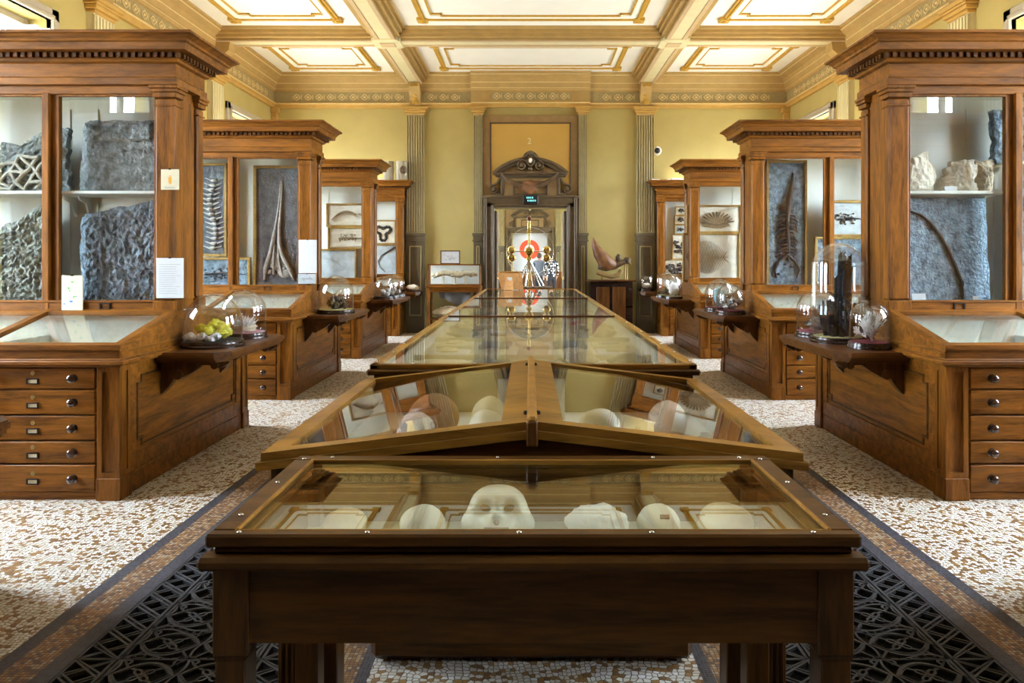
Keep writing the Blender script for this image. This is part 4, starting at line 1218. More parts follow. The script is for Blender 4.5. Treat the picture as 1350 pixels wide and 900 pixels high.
# people ------------------------------------------------------------
def person(label, loc, rz, top, bottom, hair):
    root = thing('person', label, 'person', loc, rz)
    V = [(0, 0, .95), (0, .0, 1.08), (0, .01, 1.25), (0, .0, 1.40), (0, -.005, 1.49),
         (.18, 0, 1.41), (.23, .02, 1.15), (.20, -.10, .96), (.19, -.15, .88),
         (-.18, 0, 1.41), (-.24, .02, 1.15), (-.22, -.06, .93), (-.21, -.09, .84),
         (.10, 0, .88), (.11, -.01, .50), (.11, .02, .09), (.12, -.13, .04),
         (-.10, 0, .88), (-.11, -.02, .50), (-.12, .01, .09), (-.13, -.14, .04)]
    E = [(0, 1), (1, 2), (2, 3), (3, 4), (3, 5), (5, 6), (6, 7), (7, 8), (3, 9), (9, 10), (10, 11), (11, 12), (0, 13), (13, 14), (14, 15), (15, 16), (0, 17), (17, 18), (18, 19), (19, 20)]
    RR = [(.15, .11), (.14, .10), (.165, .115), (.13, .09), (.052, .052), (.065, .065), (.046, .046), (.035, .035), (.03, .02), (.065, .065), (.046, .046), (.035, .035), (.03, .02),
          (.095, .095), (.062, .062), (.045, .045), (.04, .03), (.095, .095), (.062, .062), (.045, .045), (.04, .03)]
    me = bpy.data.meshes.new('body'); me.from_pydata(V, E, [])
    o = bpy.data.objects.new('body', me); COL.objects.link(o); o.parent = root
    sk = o.modifiers.new('skin', 'SKIN'); sk.use_smooth_shade = True
    for i, r_ in enumerate(RR): me.skin_vertices[0].data[i].radius = r_
    me.skin_vertices[0].data[0].use_root = True
    sb = o.modifiers.new('sub', 'SUBSURF'); sb.levels = 2; sb.render_levels = 2
    dg = bpy.context.evaluated_depsgraph_get(); ev = o.evaluated_get(dg)
    nm = bpy.data.meshes.new_from_object(ev); o.modifiers.clear(); o.data = nm
    nm.materials.clear()
    for k in (top, bottom, 'skin', 'black_plastic'): nm.materials.append(MATS[k])
    for p in nm.polygons:
        c = p.center
        if c.z > 1.47 or (abs(c.x) > .15 and c.z < .93 and c.z > .78): p.material_index = 2
        elif c.z < .08: p.material_index = 3
        elif c.z < .93 and abs(c.x) < .2: p.material_index = 1
        p.use_smooth = True
    m = MB()
    m.blob((0, -.02, 1.60), (.076, .095, .118), 20, 16, bumps=[((0, -1, -.05), .16, .14), ((.35, -1, .12), -.07, .16), ((-.35, -1, .12), -.07, .16), ((0, -1, -.55), .06, .3), ((0, -1, -.33), .03, .12), ((1, 0, 0), .06, .2), ((-1, 0, 0), .06, .2)])
    hd = m.build('head', 'skin', root, True, 80)
    m = MB()
    for sx in (-1, 1): m.blob((sx * .03, -.10, 1.615), (.012, .008, .007), 8, 6)
    m.build('eyes', 'white_plastic', hd, True)
    m = MB(); m.tube([(-.025, -.108, 1.548), (0, -.115, 1.545), (.025, -.108, 1.548)], .006, 6); m.build('mouth', 'cloth_pink', hd, True)
    m = MB(); m.blob((0, .012, 1.635), (.086, .10, .105), 18, 12, .1, 4, 2, bumps=[((0, -1, -.5), -.45, .7)]); m.build('hair', hair, root, True, 80)
    return root
person('person in a black and white patterned top standing by the far counter', (PX(727, 25), 25.0, 0), R(195), 'cloth_pattern', 'trousers_dark', 'hair_brown')
person('person in a plain grey jacket beside the person in patterned top', (PX(711, 25.6), 25.6, 0), R(160), 'jacket_grey', 'trousers_dark', 'hair_brown')

# orrery on its table -------------------------------------------------
OY = 15.95; OX = PX(697.5, OY)
tb = thing('dark_table', 'dark wooden table carrying the gilt orrery just past the doorway', 'table', (OX, OY, 0))
m = MB(); m.box(-.52, .52, -.42, .42, .86, .90, .01); m.build('table_top', 'dark_oak_h', tb)
m = MB(); m.box(-.48, .48, -.38, .38, .76, .86); m.build('apron', 'dark_oak_h', tb)
for sx in (-1, 1):
    for sy in (-1, 1):
        m = MB(); m.lathe([(.03, 0), (.035, .06), (.025, .12), (.04, .5), (.045, .76)], (sx * .43, sy * .33, 0), 12); m.build('leg', 'dark_oak_v', tb, True)
orr = thing('orrery', 'gilt orrery of brass globes on arms with a splayed rod stand and large ring', 'orrery', (OX, OY, .90))
m = MB(); m.blob((0, 0, .78), (.10, .10, .10), 20, 14); m.build('sun_globe', 'brass', orr, True)
m = MB(); m.tube([(0, 0, .0), (0, 0, 1.45)], .022, 10); m.lathe([(.05, 1.18), (.06, 1.2), (.03, 1.26), (.03, 1.4)], (0, 0, 0), 12); m.build('post', 'brass', orr, True)
m = MB(); m.blob((0, 0, 1.50), (.05, .05, .05), 14, 10); m.build('top_globe', 'red_ball', orr, True)
m = MB(); m.tube([(-.40, 0, .78), (.40, 0, .78)], .012, 8); m.build('arm', 'steel', orr, True)
for sx in (-1, 1):
    for z in (.81, .63):
        m = MB(); m.blob((sx * .385, 0, z), (.088, .088, .088), 18, 12); m.build('planet_globe', 'brass', orr, True)
m = MB(); m.tube([(.02 + .52 * math.cos(2 * PI * k / 48), .02, .78 + .52 * math.sin(2 * PI * k / 48)) for k in range(48)], .008, 6, True); m.build('meridian_ring', 'steel', orr, True)
for a in (-62, -36, -12, 14, 40, 64):
    x = .36 * math.sin(R(a)); y = -.30 * math.cos(R(a)) * (1 if abs(a) < 50 else -.6)
    m = MB(); m.tube([(0, 0, .60), (x, y, .014)], .014, 8); m.blob((x, y, .016), (.03, .03, .016), 10, 6); m.build('stand_rod', 'steel', orr, True)
m = MB(); m.lathe([(.06, .58), (.07, .6), (.05, .66), (.03, .68)], (0, 0, 0), 14); m.build('hub', 'brass', orr, True)

# ================================================================== AGAINST THE BACK WALL
# exit sign and horned skull over the door
es = thing('exit_sign', 'small dark lit sign with two rows of cyan marks above the door', 'sign', (0, YB - .30, 2.62))
m = MB(); m.box(-.15, .15, 0, .12, .0, .18, .008); m.build('housing', 'black_plastic', es)
ms, nt, b = new_mat('sign_light'); b.inputs['Base Color'].default_value = (.01, .12, .13, 1); b.inputs['Emission Color'].default_value = (.25, .9, .85, 1); b.inputs['Emission Strength'].default_value = 1.3
m = MB()
for z, xs in ((.11, (-.08, -.045, -.01, .03)), (.05, (-.06, -.02, .015, .05, .085))):
    for x in xs: m.box(x, x + .024, -.004, 0, z, z + .032)
m.build('sign_marks', 'sign_light', es)
hs = thing('horned_skull', 'brown fossil bison skull with two spreading horns mounted above the door', 'skull', (-.02, YB - .24, 2.84))
m = MB(); m.blob((0, .0, .13), (.20, .08, .13), 24, 16, .25, 2.2, 4, bumps=[((.4, -1, .1), -.2, .2), ((-.4, -1, .1), -.2, .2), ((0, -.6, -1), .3, .4)])
m.build('skull', 'bone_brown', hs, True, 80)
for sx in (-1, 1):
    m = MB(); m.tube([(sx * x, -.02, z) for x, z in ((.14, .14), (.24, .17), (.36, .22), (.47, .29), (.55, .37), (.58, .43))], [.055, .055, .048, .038, .024, .008], 12); m.build('horn', 'bone_dark', hs, True)
# fixed camera dome
sd = thing('security_camera', 'round white dome camera on the wall beside the fluted pilaster', 'camera', (PX(866, YB), YB, PZ(199, YB)))
m = MB(); m.lathe([(.095, 0), (.095, -.03), (.07, -.055)], (0, 0, 0), 20, 'y'); m.build('mount', 'white_plastic', sd, True)
m = MB(); m.lathe([(.062, -.05), (.055, -.08), (.03, -.10), (0, -.105)], (0, 0, 0), 18, 'y'); m.build('lens_dome', 'black_plastic', sd, True)

# vitrine with bone on a side table
VY = 14.35
vx0, vx1 = PX(563, VY), PX(633, VY)
st = thing('side_table', 'reddish side table with turned legs below the bone vitrine', 'table', ((vx0 + vx1) / 2, VY, 0))
hw = (vx1 - vx0) / 2 + .03; tz = PZ(377, VY)
m = MB(); m.box(-hw, hw, 0, .5, tz - .03, tz, .008); m.build('table_top', 'oak_h', st)
m = MB(); m.box(-hw + .03, hw - .03, .03, .47, tz - .12, tz - .03); m.build('apron', 'oak_h', st)
for sx in (-1, 1):
    for y in (.05, .45):
        m = MB(); m.lathe([(.022, 0), (.03, .05), (.02, .1), (.03, .5), (.03, .62), (.022, .66), (.032, .7), (.032, tz - .03)], (sx * (hw - .05), y, 0), 10); m.build('leg', 'oak_v', st, True)
m = MB(); m.box(-hw + .05, hw - .05, .06, .46, .30, .32); m.build('lower_shelf', 'oak_h', st)
vt = thing('vitrine', 'small wood-framed glass vitrine on the reddish side table', 'vitrine', ((vx0 + vx1) / 2, VY + .05, tz))
vw = (vx1 - vx0) / 2; vh = PZ(348, VY) - tz
m = MB(); m.box(-vw, vw, 0, .38, 0, .03, .006); vb = m.build('base', 'oak_h', vt)
m = MB(); m.box(-vw + .02, vw - .02, .34, .36, .03, vh - .03); m.build('back', 'case_lining', vt)
m = MB()
for sx in (-1, 1):
    for y in (0, .36): m.box(sx * vw, sx * (vw - .025), y, y + .025, .03, vh, .004)
    m.box(sx * vw, sx * (vw - .025), .02, .37, vh - .025, vh, .004)
for y in (0, .36): m.box(-vw, vw, y, y + .025, vh - .025, vh, .004)
m.build('frame', 'oak_h', vt)
m = MB(); m.box(-vw + .02, vw - .02, .008, .012, .03, vh - .02); m.build('front_pane', 'glass_clear', vt)
m = MB(); m.box(-vw + .02, vw - .02, .02, .36, vh - .008, vh - .004); m.build('top_pane', 'glass_clear', vt)
bn = thing('fossil_bone', 'cream fossil jaw bone on small posts inside the vitrine', 'fossil', ((vx0 + vx1) / 2, VY + .22, tz + .03))
m = MB(); w = vw * .8
m.tube([(-w, 0, .13), (-w * .8, 0, .20), (-w * .5, .02, .23), (-w * .2, 0, .22), (0, 0, .19), (w * .25, -.01, .18), (w * .5, 0, .22), (w * .8, 0, .22), (w, 0, .27)], [.02, .05, .06, .055, .05, .06, .05, .04, .015], 10)
for k in range(12):
    m.blob((-w + 2 * w * k / 11, random.uniform(-.03, .03), .2 + random.uniform(-.03, .05)), (.05, .03, .035), 8, 6, .4, 3, k)
m.build('bone', 'bone_cream', bn, True, 80)
for x in (-w * .55, 0, w * .5):
    m = MB(); m.lathe([(.02, 0), (.02, .16)], (x, 0, 0), 8); m.build('post', 'bone_cream', bn, True)
pf = thing('framed_print', 'small framed white print standing on top of the vitrine', 'picture', (PX(593.5, VY + .2), VY + .2, tz + vh))
fw, fh = 13 * (VY + .2) / FPX, PZ(330, VY + .2) - tz - vh
m = MB()
for a in ((-fw, fw, 0, .02), (-fw, fw, fh - .02, fh), (-fw, -fw + .02, 0, fh), (fw - .02, fw, 0, fh)): m.box(a[0], a[1], 0, .025, a[2], a[3], .003)
m.build('frame', 'dark_oak_h', pf)
m = MB(); m.box(-fw + .018, fw - .018, .008, .018, .018, fh - .018); sh_ = m.build('print_sheet', 'paper', pf)
m = MB()
for k in range(14):
    x = random.uniform(-fw * .7, fw * .5); z = random.choice((.3, .36, .42, .55, .65)) * fh
    m.box(x, x + random.uniform(.01, .05), .005, .009, z, z + .012)
m.build('print_marks', 'ink_grey', sh_)
gs_ = thing('draped_sheet', 'dark grey sheet hanging under the reddish side table', 'sheet', ((vx0 + vx1) / 2, VY, 0))
m = MB(); cols = 14
vs = []; fs = []
for i in range(cols + 1):
    t = i / cols; x = -.32 + .66 * t
    for j, z in enumerate((tz - .121, tz - .25, tz - .40 + .28 * abs(t - .62))):
        for y in (.13, .15): vs.append((x * (1 - .12 * j), y + .03 * math.sin(t * 9 + j), z))
for i in range(cols):
    for j in range(2):
        for k in (0, 1):
            a = i * 6 + j * 2 + k; fs.append((a, a + 6, a + 8, a + 2))
m.add(vs, fs); m.build('cloth', 'drape_grey', gs_, True)
fo_ = MB(); fo_.blob((0, 0, 0), (.30, .14, .12), 24, 14, .35, 2.4, 8); o = fo_.build('fossil_block', 'bone_cream', None, True, 80, (PX(592, VY + .25), VY + .25, .435))
tag(o, 'lumpy golden brown fossil block on the shelf under the vitrine table', 'fossil')
# rhinoceros skull on a dark stand
RY = 14.45
rt = thing('dark_stand', 'dark stand against the wall carrying the long-horned skull', 'stand', (PX(808, RY), RY, 0))
rz_ = PZ(369, RY)
m = MB(); m.box(-.50, .46, 0, .48, rz_ - .03, rz_, .006); m.build('stand_top', 'dark_oak_h', rt)
m = MB(); m.box(-.44, .40, .06, .44, 0, rz_ - .03); m.build('stand_body', 'ebony', rt)
for x in (-.2, .12):
    m = MB(); m.box(x - .12, x + .14, .048, .062, .12, rz_ - .14, .006); m.build('stand_door', 'dark_oak_v', rt)
rh = thing('horned_rhinoceros_skull', 'brown rhinoceros skull with a tall upright horn on iron posts', 'skull', (PX(808, RY), RY + .22, rz_))
sc_ = RY / FPX
def rp_(x, y): return ((x - 808) * sc_, (369 - y) * sc_)
m = MB()
def pth(l, y=0): return [(rp_(a, b)[0], y, rp_(a, b)[1]) for a, b in l]
m.tube(pth([(783, 313), (786, 324), (791, 334), (798, 343), (806, 349), (815, 350)]), [.012, .07, .12, .15, .14, .06], 14); m.build('horn', 'bone_brown', rh, True)
m = MB()
m.tube(pth([(790, 352), (800, 352), (812, 350), (822, 346), (830, 344), (834, 349)]), [.05, .09, .08, .06, .05, .02], 12)
m.blob((rp_(817, 341)[0], 0, rp_(817, 341)[1]), (.06, .06, .09), 12, 8, .4, 3, 2); m.blob((rp_(829, 343)[0], 0, rp_(829, 343)[1]), (.07, .08, .07), 12, 8, .4, 3, 5)
m.build('cranium', 'bone_dark', rh, True, 80)
m = MB()
m.tube(pth([(788, 360), (796, 362), (808, 365), (817, 363), (821, 356)]), [.03, .045, .05, .055, .04], 10); m.build('lower_jaw', 'bone_tan', rh, True)
for x, y0 in ((795, 352), (826, 348), (829, 346)):
    a, z = rp_(x, y0); m = MB(); m.lathe([(.03, 0), (.012, .02), (.012, z)], (a, .02, 0), 8); m.build('post', 'old_brass', rh, True)

# petrified logs on the narrow wall cabinet, cards on its counterpart
for k, (xa, xb, lab) in enumerate(((506, 519, 'grey petrified log without a knot on the narrow cabinet'), (522, 537, 'petrified log with a round dark knot on the narrow cabinet'))):
    Yl = 14.74; r_ = (xb - xa) / 2 * Yl / FPX
    lg = thing('petrified_log', lab, 'fossil', (PX((xa + xb) / 2, Yl), Yl, 3.09))
    h_ = PZ(213, Yl) - 3.09
    m = MB(); vs = []
    m.lathe([(r_ * (1 + .05 * math.sin(q * 1.7 + k)), h_ * q / 8) for q in range(9)], (0, 0, 0), 18); m.build('trunk', 'log_stone', lg, True)
    if k:
        m = MB(); m.tube([(.05 + .05 * math.cos(t), -r_ * .95, h_ * .55 + .06 * math.sin(t)) for t in [2 * PI * q / 14 for q in range(14)]], .022, 6, True); m.build('knot', 'bone_dark', lg, True)
for k, (xa, xb) in enumerate(((859, 869), (885, 897))):
    Yl = 14.66
    m = MB(); m.box(-(xb - xa) / 2 * Yl / FPX, (xb - xa) / 2 * Yl / FPX, -.06, .06, 0, .022 + .02 * k, .003)
    o = m.build('card_box', 'carton', None, loc=(PX((xa + xb) / 2, Yl), Yl, 3.09))
    tag(o, ('thin white card box lying on the narrow cabinet near the pilaster', 'taller white card box lying on the narrow cabinet cornice')[k], 'box')
for k, (xa, xb) in enumerate(((34, 52), (55, 70))):  # white boxes standing in for the window blind cassettes
    Yl = 5.55
    m = MB(); m.box(-(xb - xa) / 2 * Yl / FPX, (xb - xa) / 2 * Yl / FPX, -.04, .04, 0, .19 - .03 * k, .004)
    o = m.build('blind_box', 'carton', None, loc=(PX((xa + xb) / 2, Yl), Yl, 3.09))
    tag(o, ('taller white stand-in for a blind cassette on top of the net-ridged slab cabinet', 'shorter white stand-in for a blind cassette on top of the net-ridged slab cabinet')[k], 'box')

# ================================================================== SPECIMENS IN THE CABINETS
def slab_mb(c, thick, relief, n=(36, 36), edge=.02, seed=0.0):
    """c: four (x,z) corners bl, br, tr, tl relative to the thing; front faces -y; relief(u,v) lifts the front"""
    nu, nv = n
    vs, fs = [], []
    def P(u, v):
        x = (c[0][0] * (1 - u) + c[1][0] * u) * (1 - v) + (c[3][0] * (1 - u) + c[2][0] * u) * v
        z = (c[0][1] * (1 - u) + c[1][1] * u) * (1 - v) + (c[3][1] * (1 - u) + c[2][1] * u) * v
        e = edge * noise.fractal(Vector((x * 9 + seed, z * 9, seed)), 1, 2, 4)
        k = max(abs(u - .5), abs(v - .5)) * 2
        w = max(0, k - .8) / .2
        if v > .01: z += e * w * (1 if v > .5 else .3)
        x += e * w * (1 if u > .5 else -1)
        return x, z
    for j in range(nv + 1):
        for i in range(nu + 1):
            u, v = i / nu, j / nv
            x, z = P(u, v)
            bd = min(u, 1 - u, v, 1 - v)
            vs.append((x, -relief(u, v) * min(1, bd * 12 + .1), z))
    m = (nu + 1)
    for j in range(nv):
        for i in range(nu):
            a = j * m + i
            fs.append((a, a + 1, a + m + 1, a + m))
    rim = [i for i in range(nu + 1)] + [j * m + nu for j in range(1, nv + 1)] + [nv * m + i for i in range(nu - 1, -1, -1)] + [j * m for j in range(nv - 1, 0, -1)]
    o = len(vs)
    for r_ in rim: vs.append((vs[r_][0], thick, vs[r_][2]))
    k = len(rim)
    for i in range(k): fs.append((rim[i], o + i, o + (i + 1) % k, rim[(i + 1) % k]))
    fs.append(tuple(o + i for i in range(k)))
    return MB().add(vs, fs)
def rough(a, f, s):
    return lambda u, v: a * (.5 + noise.fractal(Vector((u * f + s, v * f, s)), .9, 2, 5))
def corners(px, Y, base=None):
    """pixel corners bl, br, tr, tl read off at distance Y -> metres relative to the lower middle"""
    pts = [(PX(x, Y), PZ(y, Y)) for x, y in px]
    cx = (pts[0][0] + pts[1][0]) / 2
    z0 = base if base is not None else min(pts[0][1], pts[1][1])
    if base is not None:
        pts[0] = (pts[0][0], base); pts[1] = (pts[1][0], base)
    return cx, z0, [(x - cx, z - z0) for x, z in pts]
def slab(label, px, Y, base, mat, relief, thick=.06, n=(40, 40), edge=.02, seed=0.0):
    cx, z0, c = corners(px, Y, base)
    o = slab_mb(c, thick, relief, n, edge, seed).build('stone_slab', mat, None, True, 60, (cx, Y, z0))
    tag(o, label, 'fossil slab')
    return o
DECK = 1.14; SHF = 2.0
def case_shelf(sx, k, z, bays, y0=.78, y1=1.12):
    for b_ in bays:
        xa, xb = BAYS[b_]
        t = thing('case_shelf', 'white shelf with scroll brackets inside the ' + {(-1, 1, 0): 'cabinet between two grey slabs', (-1, 1, 1): 'cabinet under the net-ridged slab', (1, 1, 0): 'cabinet under the pale nodules', (1, 1, 1): 'cabinet at the dark chipped slab'}[sx, k, b_], 'shelf', (sx * CX, CABY[k], z))
        m = MB(sx); m.box(xa - .04, xb + .04, y0, y1, -.022, 0, .004); m.build('board', 'case_lining', t)
        for xx in (xa + .005, xb - .005):
            m = MB(sx); m.prism([(y1, -.022), (y1 - .16, -.022), (y1 - .14, -.05), (y1 - .06, -.07), (y1 - .03, -.14), (y1, -.17)], xx - .006, xx + .006, 'x'); m.build('scroll_bracket', 'case_lining', t)
# --- first cabinet with the net-ridged slab (left row)
Yc = CABY[1] + .93
case_shelf(-1, 1, SHF, (0, 1))
o = slab('grey slab covered in a raised net of ridges above a white shelf', [(-8, 249), (88, 249), (84, 166), (4, 196)], Yc, SHF, 'slab_grey', rough(.016, 14, 1), .05, (60, 60), .05, 3)
m = MB(); random.seed(2); GP = {}
def net_pt(i, j):
    if (i, j) not in GP: GP[i, j] = (-.25 + .105 * i + (.052 if j % 2 else 0) + random.uniform(-.02, .02), .02 + .062 * j + random.uniform(-.012, .012))
    return GP[i, j]
def net_in(p): return -.25 < p[0] < .235 and .012 < p[1] < .235 + .30 * (p[0] + .25) * .7
for j in range(9):
    for i in range(6):
        a = net_pt(i, j)
        nb = [net_pt(i + (1 if j % 2 else 0), j + 1), net_pt(i - (0 if j % 2 else 1), j + 1)] if (i + j) % 3 else [net_pt(i + (j % 2), j + 1), net_pt(i + 1, j)]
        for b_ in nb:
            if net_in(a) and net_in(b_):
                mid = ((a[0] + b_[0]) / 2 + random.uniform(-.008, .008), (a[1] + b_[1]) / 2 + random.uniform(-.008, .008))
                m.tube([(a[0], -.022, a[1]), (mid[0], -.028, mid[1]), (b_[0], -.022, b_[1])], [.016, .012, .016], 7)
m.build('ridge_net', 'ridge_stone', o, True, 80)
slab('large pale green-grey rough slab below the net-ridged slab', [(-40, 395), (66, 395), (68, 262), (-40, 330)], Yc, DECK, 'slab_pale_green', rough(.030, 20, 2), .06, (90, 90), .03, 5)
def ledge(u, v):
    return .01 * (.5 + noise.fractal(Vector((u * 7, v * 7, 4)), .9, 2, 5)) + (.02 if v > .72 else 0) + (.012 if v > .86 else 0) + (.006 * max(0, math.sin(u * 60)) if .90 < v < .97 else 0)
slab('dark trapezoid slab with a ledged top edge standing on the white shelf', [(104, 249), (208, 249), (206, 158), (110, 160)], Yc, SHF, 'slab_grey', ledge, .05, (60, 48), .015, 7)
def twigs(u, v):
    a = rough(.016, 20, 6)(u, v)
    w = abs(math.sin(9 * u + 4 * noise.noise(Vector((u * 4, v * 4, 2))) + 13 * v))
    return a + .012 * math.exp(-(w / .12) ** 2)
slab('blue-grey slab with twig-like ridges under the dark trapezoid slab', [(108, 395), (204, 395), (210, 263), (106, 284)], Yc, DECK, 'slab_blue', twigs, .06, (90, 90), .02, 9)
# --- spine slab cabinet (right row)
case_shelf(1, 1, SHF, (0,)); case_shelf(1, 1, 2.22, (1,))
o = slab('smooth blue slab crossed by one long curved black spine', [(1180, 395), (1306, 395), (1299, 261), (1186, 261)], Yc, DECK, 'slab_blue', rough(.012, 5, 12), .06, (40, 40), .012, 11)
sp = [(1198, 278), (1212, 283), (1225, 293), (1238, 310), (1249, 330), (1259, 352), (1265, 370), (1267, 385), (1268, 394)]
m = MB(); m.tube([(PX(x, Yc) - o.location.x, -.016, PZ(y, Yc) - o.location.z) for x, y in sp], [.007, .010, .011, .012, .012, .012, .013, .012, .008], 8)
m.blob((PX(1266, Yc) - o.location.x, -.015, PZ(374, Yc) - o.location.z), (.02, .012, .03), 8, 6, .3, 3)
m.build('spine', 'fossil_black', o, True)
def nod(s, e): 
    return lambda u, v: .05 * max(0, 1 - ((u - .5) / .55) ** 2 - ((v - .4) / .7) ** 2) + .010 * noise.fractal(Vector((u * 8 + s, v * 8, s)), .9, 2, 5)
slab('rounded whitish nodule with cracked face on the shelf above the spine slab', [(1178, 251), (1236, 251), (1224, 203), (1186, 203)], Yc, SHF, 'slab_pale', nod(3, .03), .05, (36, 30), .05, 13)
slab('larger pale half of the split tan nodule on the shelf', [(1243, 251), (1287, 251), (1284, 210), (1252, 215)], Yc, SHF, 'slab_pale', nod(8, .03), .05, (30, 30), .06, 15)
slab('darker smaller half of the split tan nodule on the shelf', [(1287, 251), (1308, 251), (1312, 216), (1286, 212)], Yc + .01, SHF, 'slab_tan', nod(5, .03), .05, (26, 30), .05, 16)
slab('dark blue chipped slab on the higher white shelf', [(1312, 206), (1352, 206), (1352, 142), (1310, 145)], Yc, 2.22, 'slab_blue', rough(.02, 6, 3), .06, (30, 30), .03, 17)
slab('plain blue slab standing under the higher white shelf', [(1336, 395), (1400, 395), (1400, 240), (1338, 236)], Yc, DECK, 'slab_blue', rough(.015, 6, 5), .05, (30, 30), .01, 18)
# loose labels in cases
def card(label, px, Y, z, w, h, mat='paper', name='label_card'):
    m = MB(); m.box(-w / 2, w / 2, 0, .004, 0, h)
    o = m.build(name, mat, None, loc=(PX(px, Y), Y, z)); o.rotation_euler = (R(-12), 0, 0)
    return tag(o, label, 'label card')
card('white card at the foot of the spine slab', 1213, Yc - .10, DECK + .012, .10, .10)
card('small white card standing before the split nodules', 1254, Yc - .09, SHF, .09, .04)
card('tiny white card beside the lower end of the spine', 1288, Yc - .10, DECK + .012, .04, .08)

def framed(label, px, Y, base, fw, slab_mat, fossil, fossil_mat, frame='gilt_frame', thick=.04, relief=.008, name='framed_fossil', seed=1.0):
    """px = (x0, x1, ytop, ybottom)"""
    x0, x1 = PX(px[0], Y), PX(px[1], Y); zt, zb = PZ(px[2], Y), (PZ(px[3], Y) if base is None else base)
    w, h = (x1 - x0) / 2, zt - zb
    t = thing(name, label, 'framed fossil', ((x0 + x1) / 2, Y, zb))
    m = MB()
    for a in ((-w, w, 0, fw), (-w, w, h - fw, h), (-w, -w + fw, fw, h - fw), (w - fw, w, fw, h - fw)): m.box(a[0], a[1], -.01, thick, a[2], a[3], .004)
    m.build('frame', frame, t)
    o = slab_mb([(-w + fw, fw), (w - fw, fw), (w - fw, h - fw), (-w + fw, h - fw)], .015, rough(relief, 7, seed), (24, 24), 0, seed)
    for i, p in enumerate(o.v): o.v[i] = (p[0], p[1] + .015, p[2])
    sl = o.build('slab', slab_mat, t, True, 60)
    m = MB(); fossil(m, w - fw, h, fw); m.build('fossil', fossil_mat, t, True, 80)
    return t
def gavial(m, w, h, fw):
    # long paired snout up, broad open skull below
    for e in (-1, 1):
        m.tube([((.22 + .03 * e) * w, .004, .88 * h), ((.17 + .05 * e) * w, -.006, .70 * h), ((.04 + .09 * e) * w, -.012, .50 * h), ((-.02 + .16 * e) * w, -.016, .38 * h), ((-.02 + .30 * e) * w, -.016, .28 * h), ((.05 + .58 * e) * w, -.012, .17 * h), ((.12 + .72 * e) * w, 0, .08 * h)], [.007, .012, .017, .024, .026, .030, .014], 8)
        m.tube([((-.02 + .10 * e) * w, -.01, .36 * h), ((0 + .12 * e) * w, -.018, .24 * h), ((.06 + .22 * e) * w, -.01, .12 * h)], [.014, .018, .012], 7)
        for k in range(14):
            t = k / 13
            m.blob(((.21 - .18 * t + (.06 + .06 * t) * e) * w, .002, (.84 - .40 * t) * h), (.008, .006, .006), 6, 4)
    m.blob((.02 * w, 0, .22 * h), (.34 * w, .018, .055 * h), 16, 10, .5, 3, 2)
    m.blob((.38 * w, 0, .13 * h), (.30 * w, .016, .035 * h), 14, 8, .5, 4, 6)
    for k in range(12):
        m.blob((random.uniform(-.45, .6) * w, -.004, random.uniform(.08, .3) * h), (.022, .014, .022), 8, 5, .5, 3, k)
def spine_plate(m, w, h, fw):
    for k in range(15):
        z = fw + .06 * h + (h - 2 * fw) * .055 * k + .0
        x = .25 * w * math.sin(k * .5)
        m.blob((x, -.008, z), (.30 * w, .028, .020 * h), 10, 6, .3, 3, k)
        for sx in (-1, 1): m.tube([(x + sx * .25 * w, 0, z), (x + sx * .8 * w, -.004, z + .025 * h)], [.012, .006], 6)
def crocodile(m, w, h, fw):
    ax = [(.35, .90), (.28, .80), (.15, .70), (.05, .62), (0, .52), (.05, .42), (.1, .32), (.05, .22)]
    m.tube([(a * w, -.005, b * h) for a, b in ax], [.014, .022, .038, .042, .028, .028, .026, .016], 8)
    m.blob((.02 * w, -.005, .635 * h), (.34 * w, .03, .045 * h), 14, 8, .4, 3, 2)
    for k in range(13):
        z = (.58 - .026 * k) * h; x = (.03 + .04 * math.sin(k)) * w
        m.blob((x, -.012, z), (.12 * w, .02, .012 * h), 8, 5, .2)
        for sx in (-1, 1):
            m.tube([(x, -.006, z), (x + sx * .35 * w, -.012, z - .005 * h), (x + sx * (.5 + .08 * math.sin(k * 2)) * w, 0, z - .03 * h)], [.016, .013, .007], 6)
    for sx in (-1, 1):
        m.tube([(.05 * w, -.005, .27 * h), (sx * .45 * w, -.01, .22 * h), (sx * .7 * w, -.008, .15 * h), (sx * .55 * w, 0, .09 * h)], [.024, .020, .015, .009], 6)
        m.tube([(.0 * w, -.005, .56 * h), (sx * .5 * w, -.01, .50 * h), (sx * .62 * w, 0, .44 * h)], [.012, .010, .006], 6)
    for k in range(26):
        m.blob((random.uniform(-.55, .55) * w, .0, random.uniform(.12, .42) * h), (.022, .012, .014), 7, 5, .4, 3, k)
def fish_arc(m, w, h, fw):
    n = 16
    pts = [((-.85 + 1.2 * i / n) * w, -.003, (.30 + .36 * math.sin(PI * min(1, i / n * .8))) * h) for i in range(n + 1)]
    m.tube(pts, [.006 + .012 * math.sin(PI * i / n) for i in range(n + 1)], 6)
    for i in range(1, n, 1):
        p = pts[i]; m.tube([p, (p[0] + .02, 0, p[2] - .09 * h), (p[0] + .05, 0, p[2] - .16 * h)], [.005, .004, .002], 5)
    for k in range(3): m.tube([(.45 * w, 0, .55 * h), ((.7 + .1 * k) * w, 0, (.6 - .14 * k) * h)], [.006, .002], 5)
def fish_flat(m, w, h, fw):
    m.tube([(-.55 * w, -.002, .48 * h), (.1 * w, -.004, .52 * h), (.9 * w, 0, .47 * h)], [.008, .012, .004], 6)
    for k in range(34):
        m.blob((random.uniform(-.6, .35) * w, 0, random.uniform(.34, .66) * h), (.014, .006, .010), 6, 5, .4, 3, k)
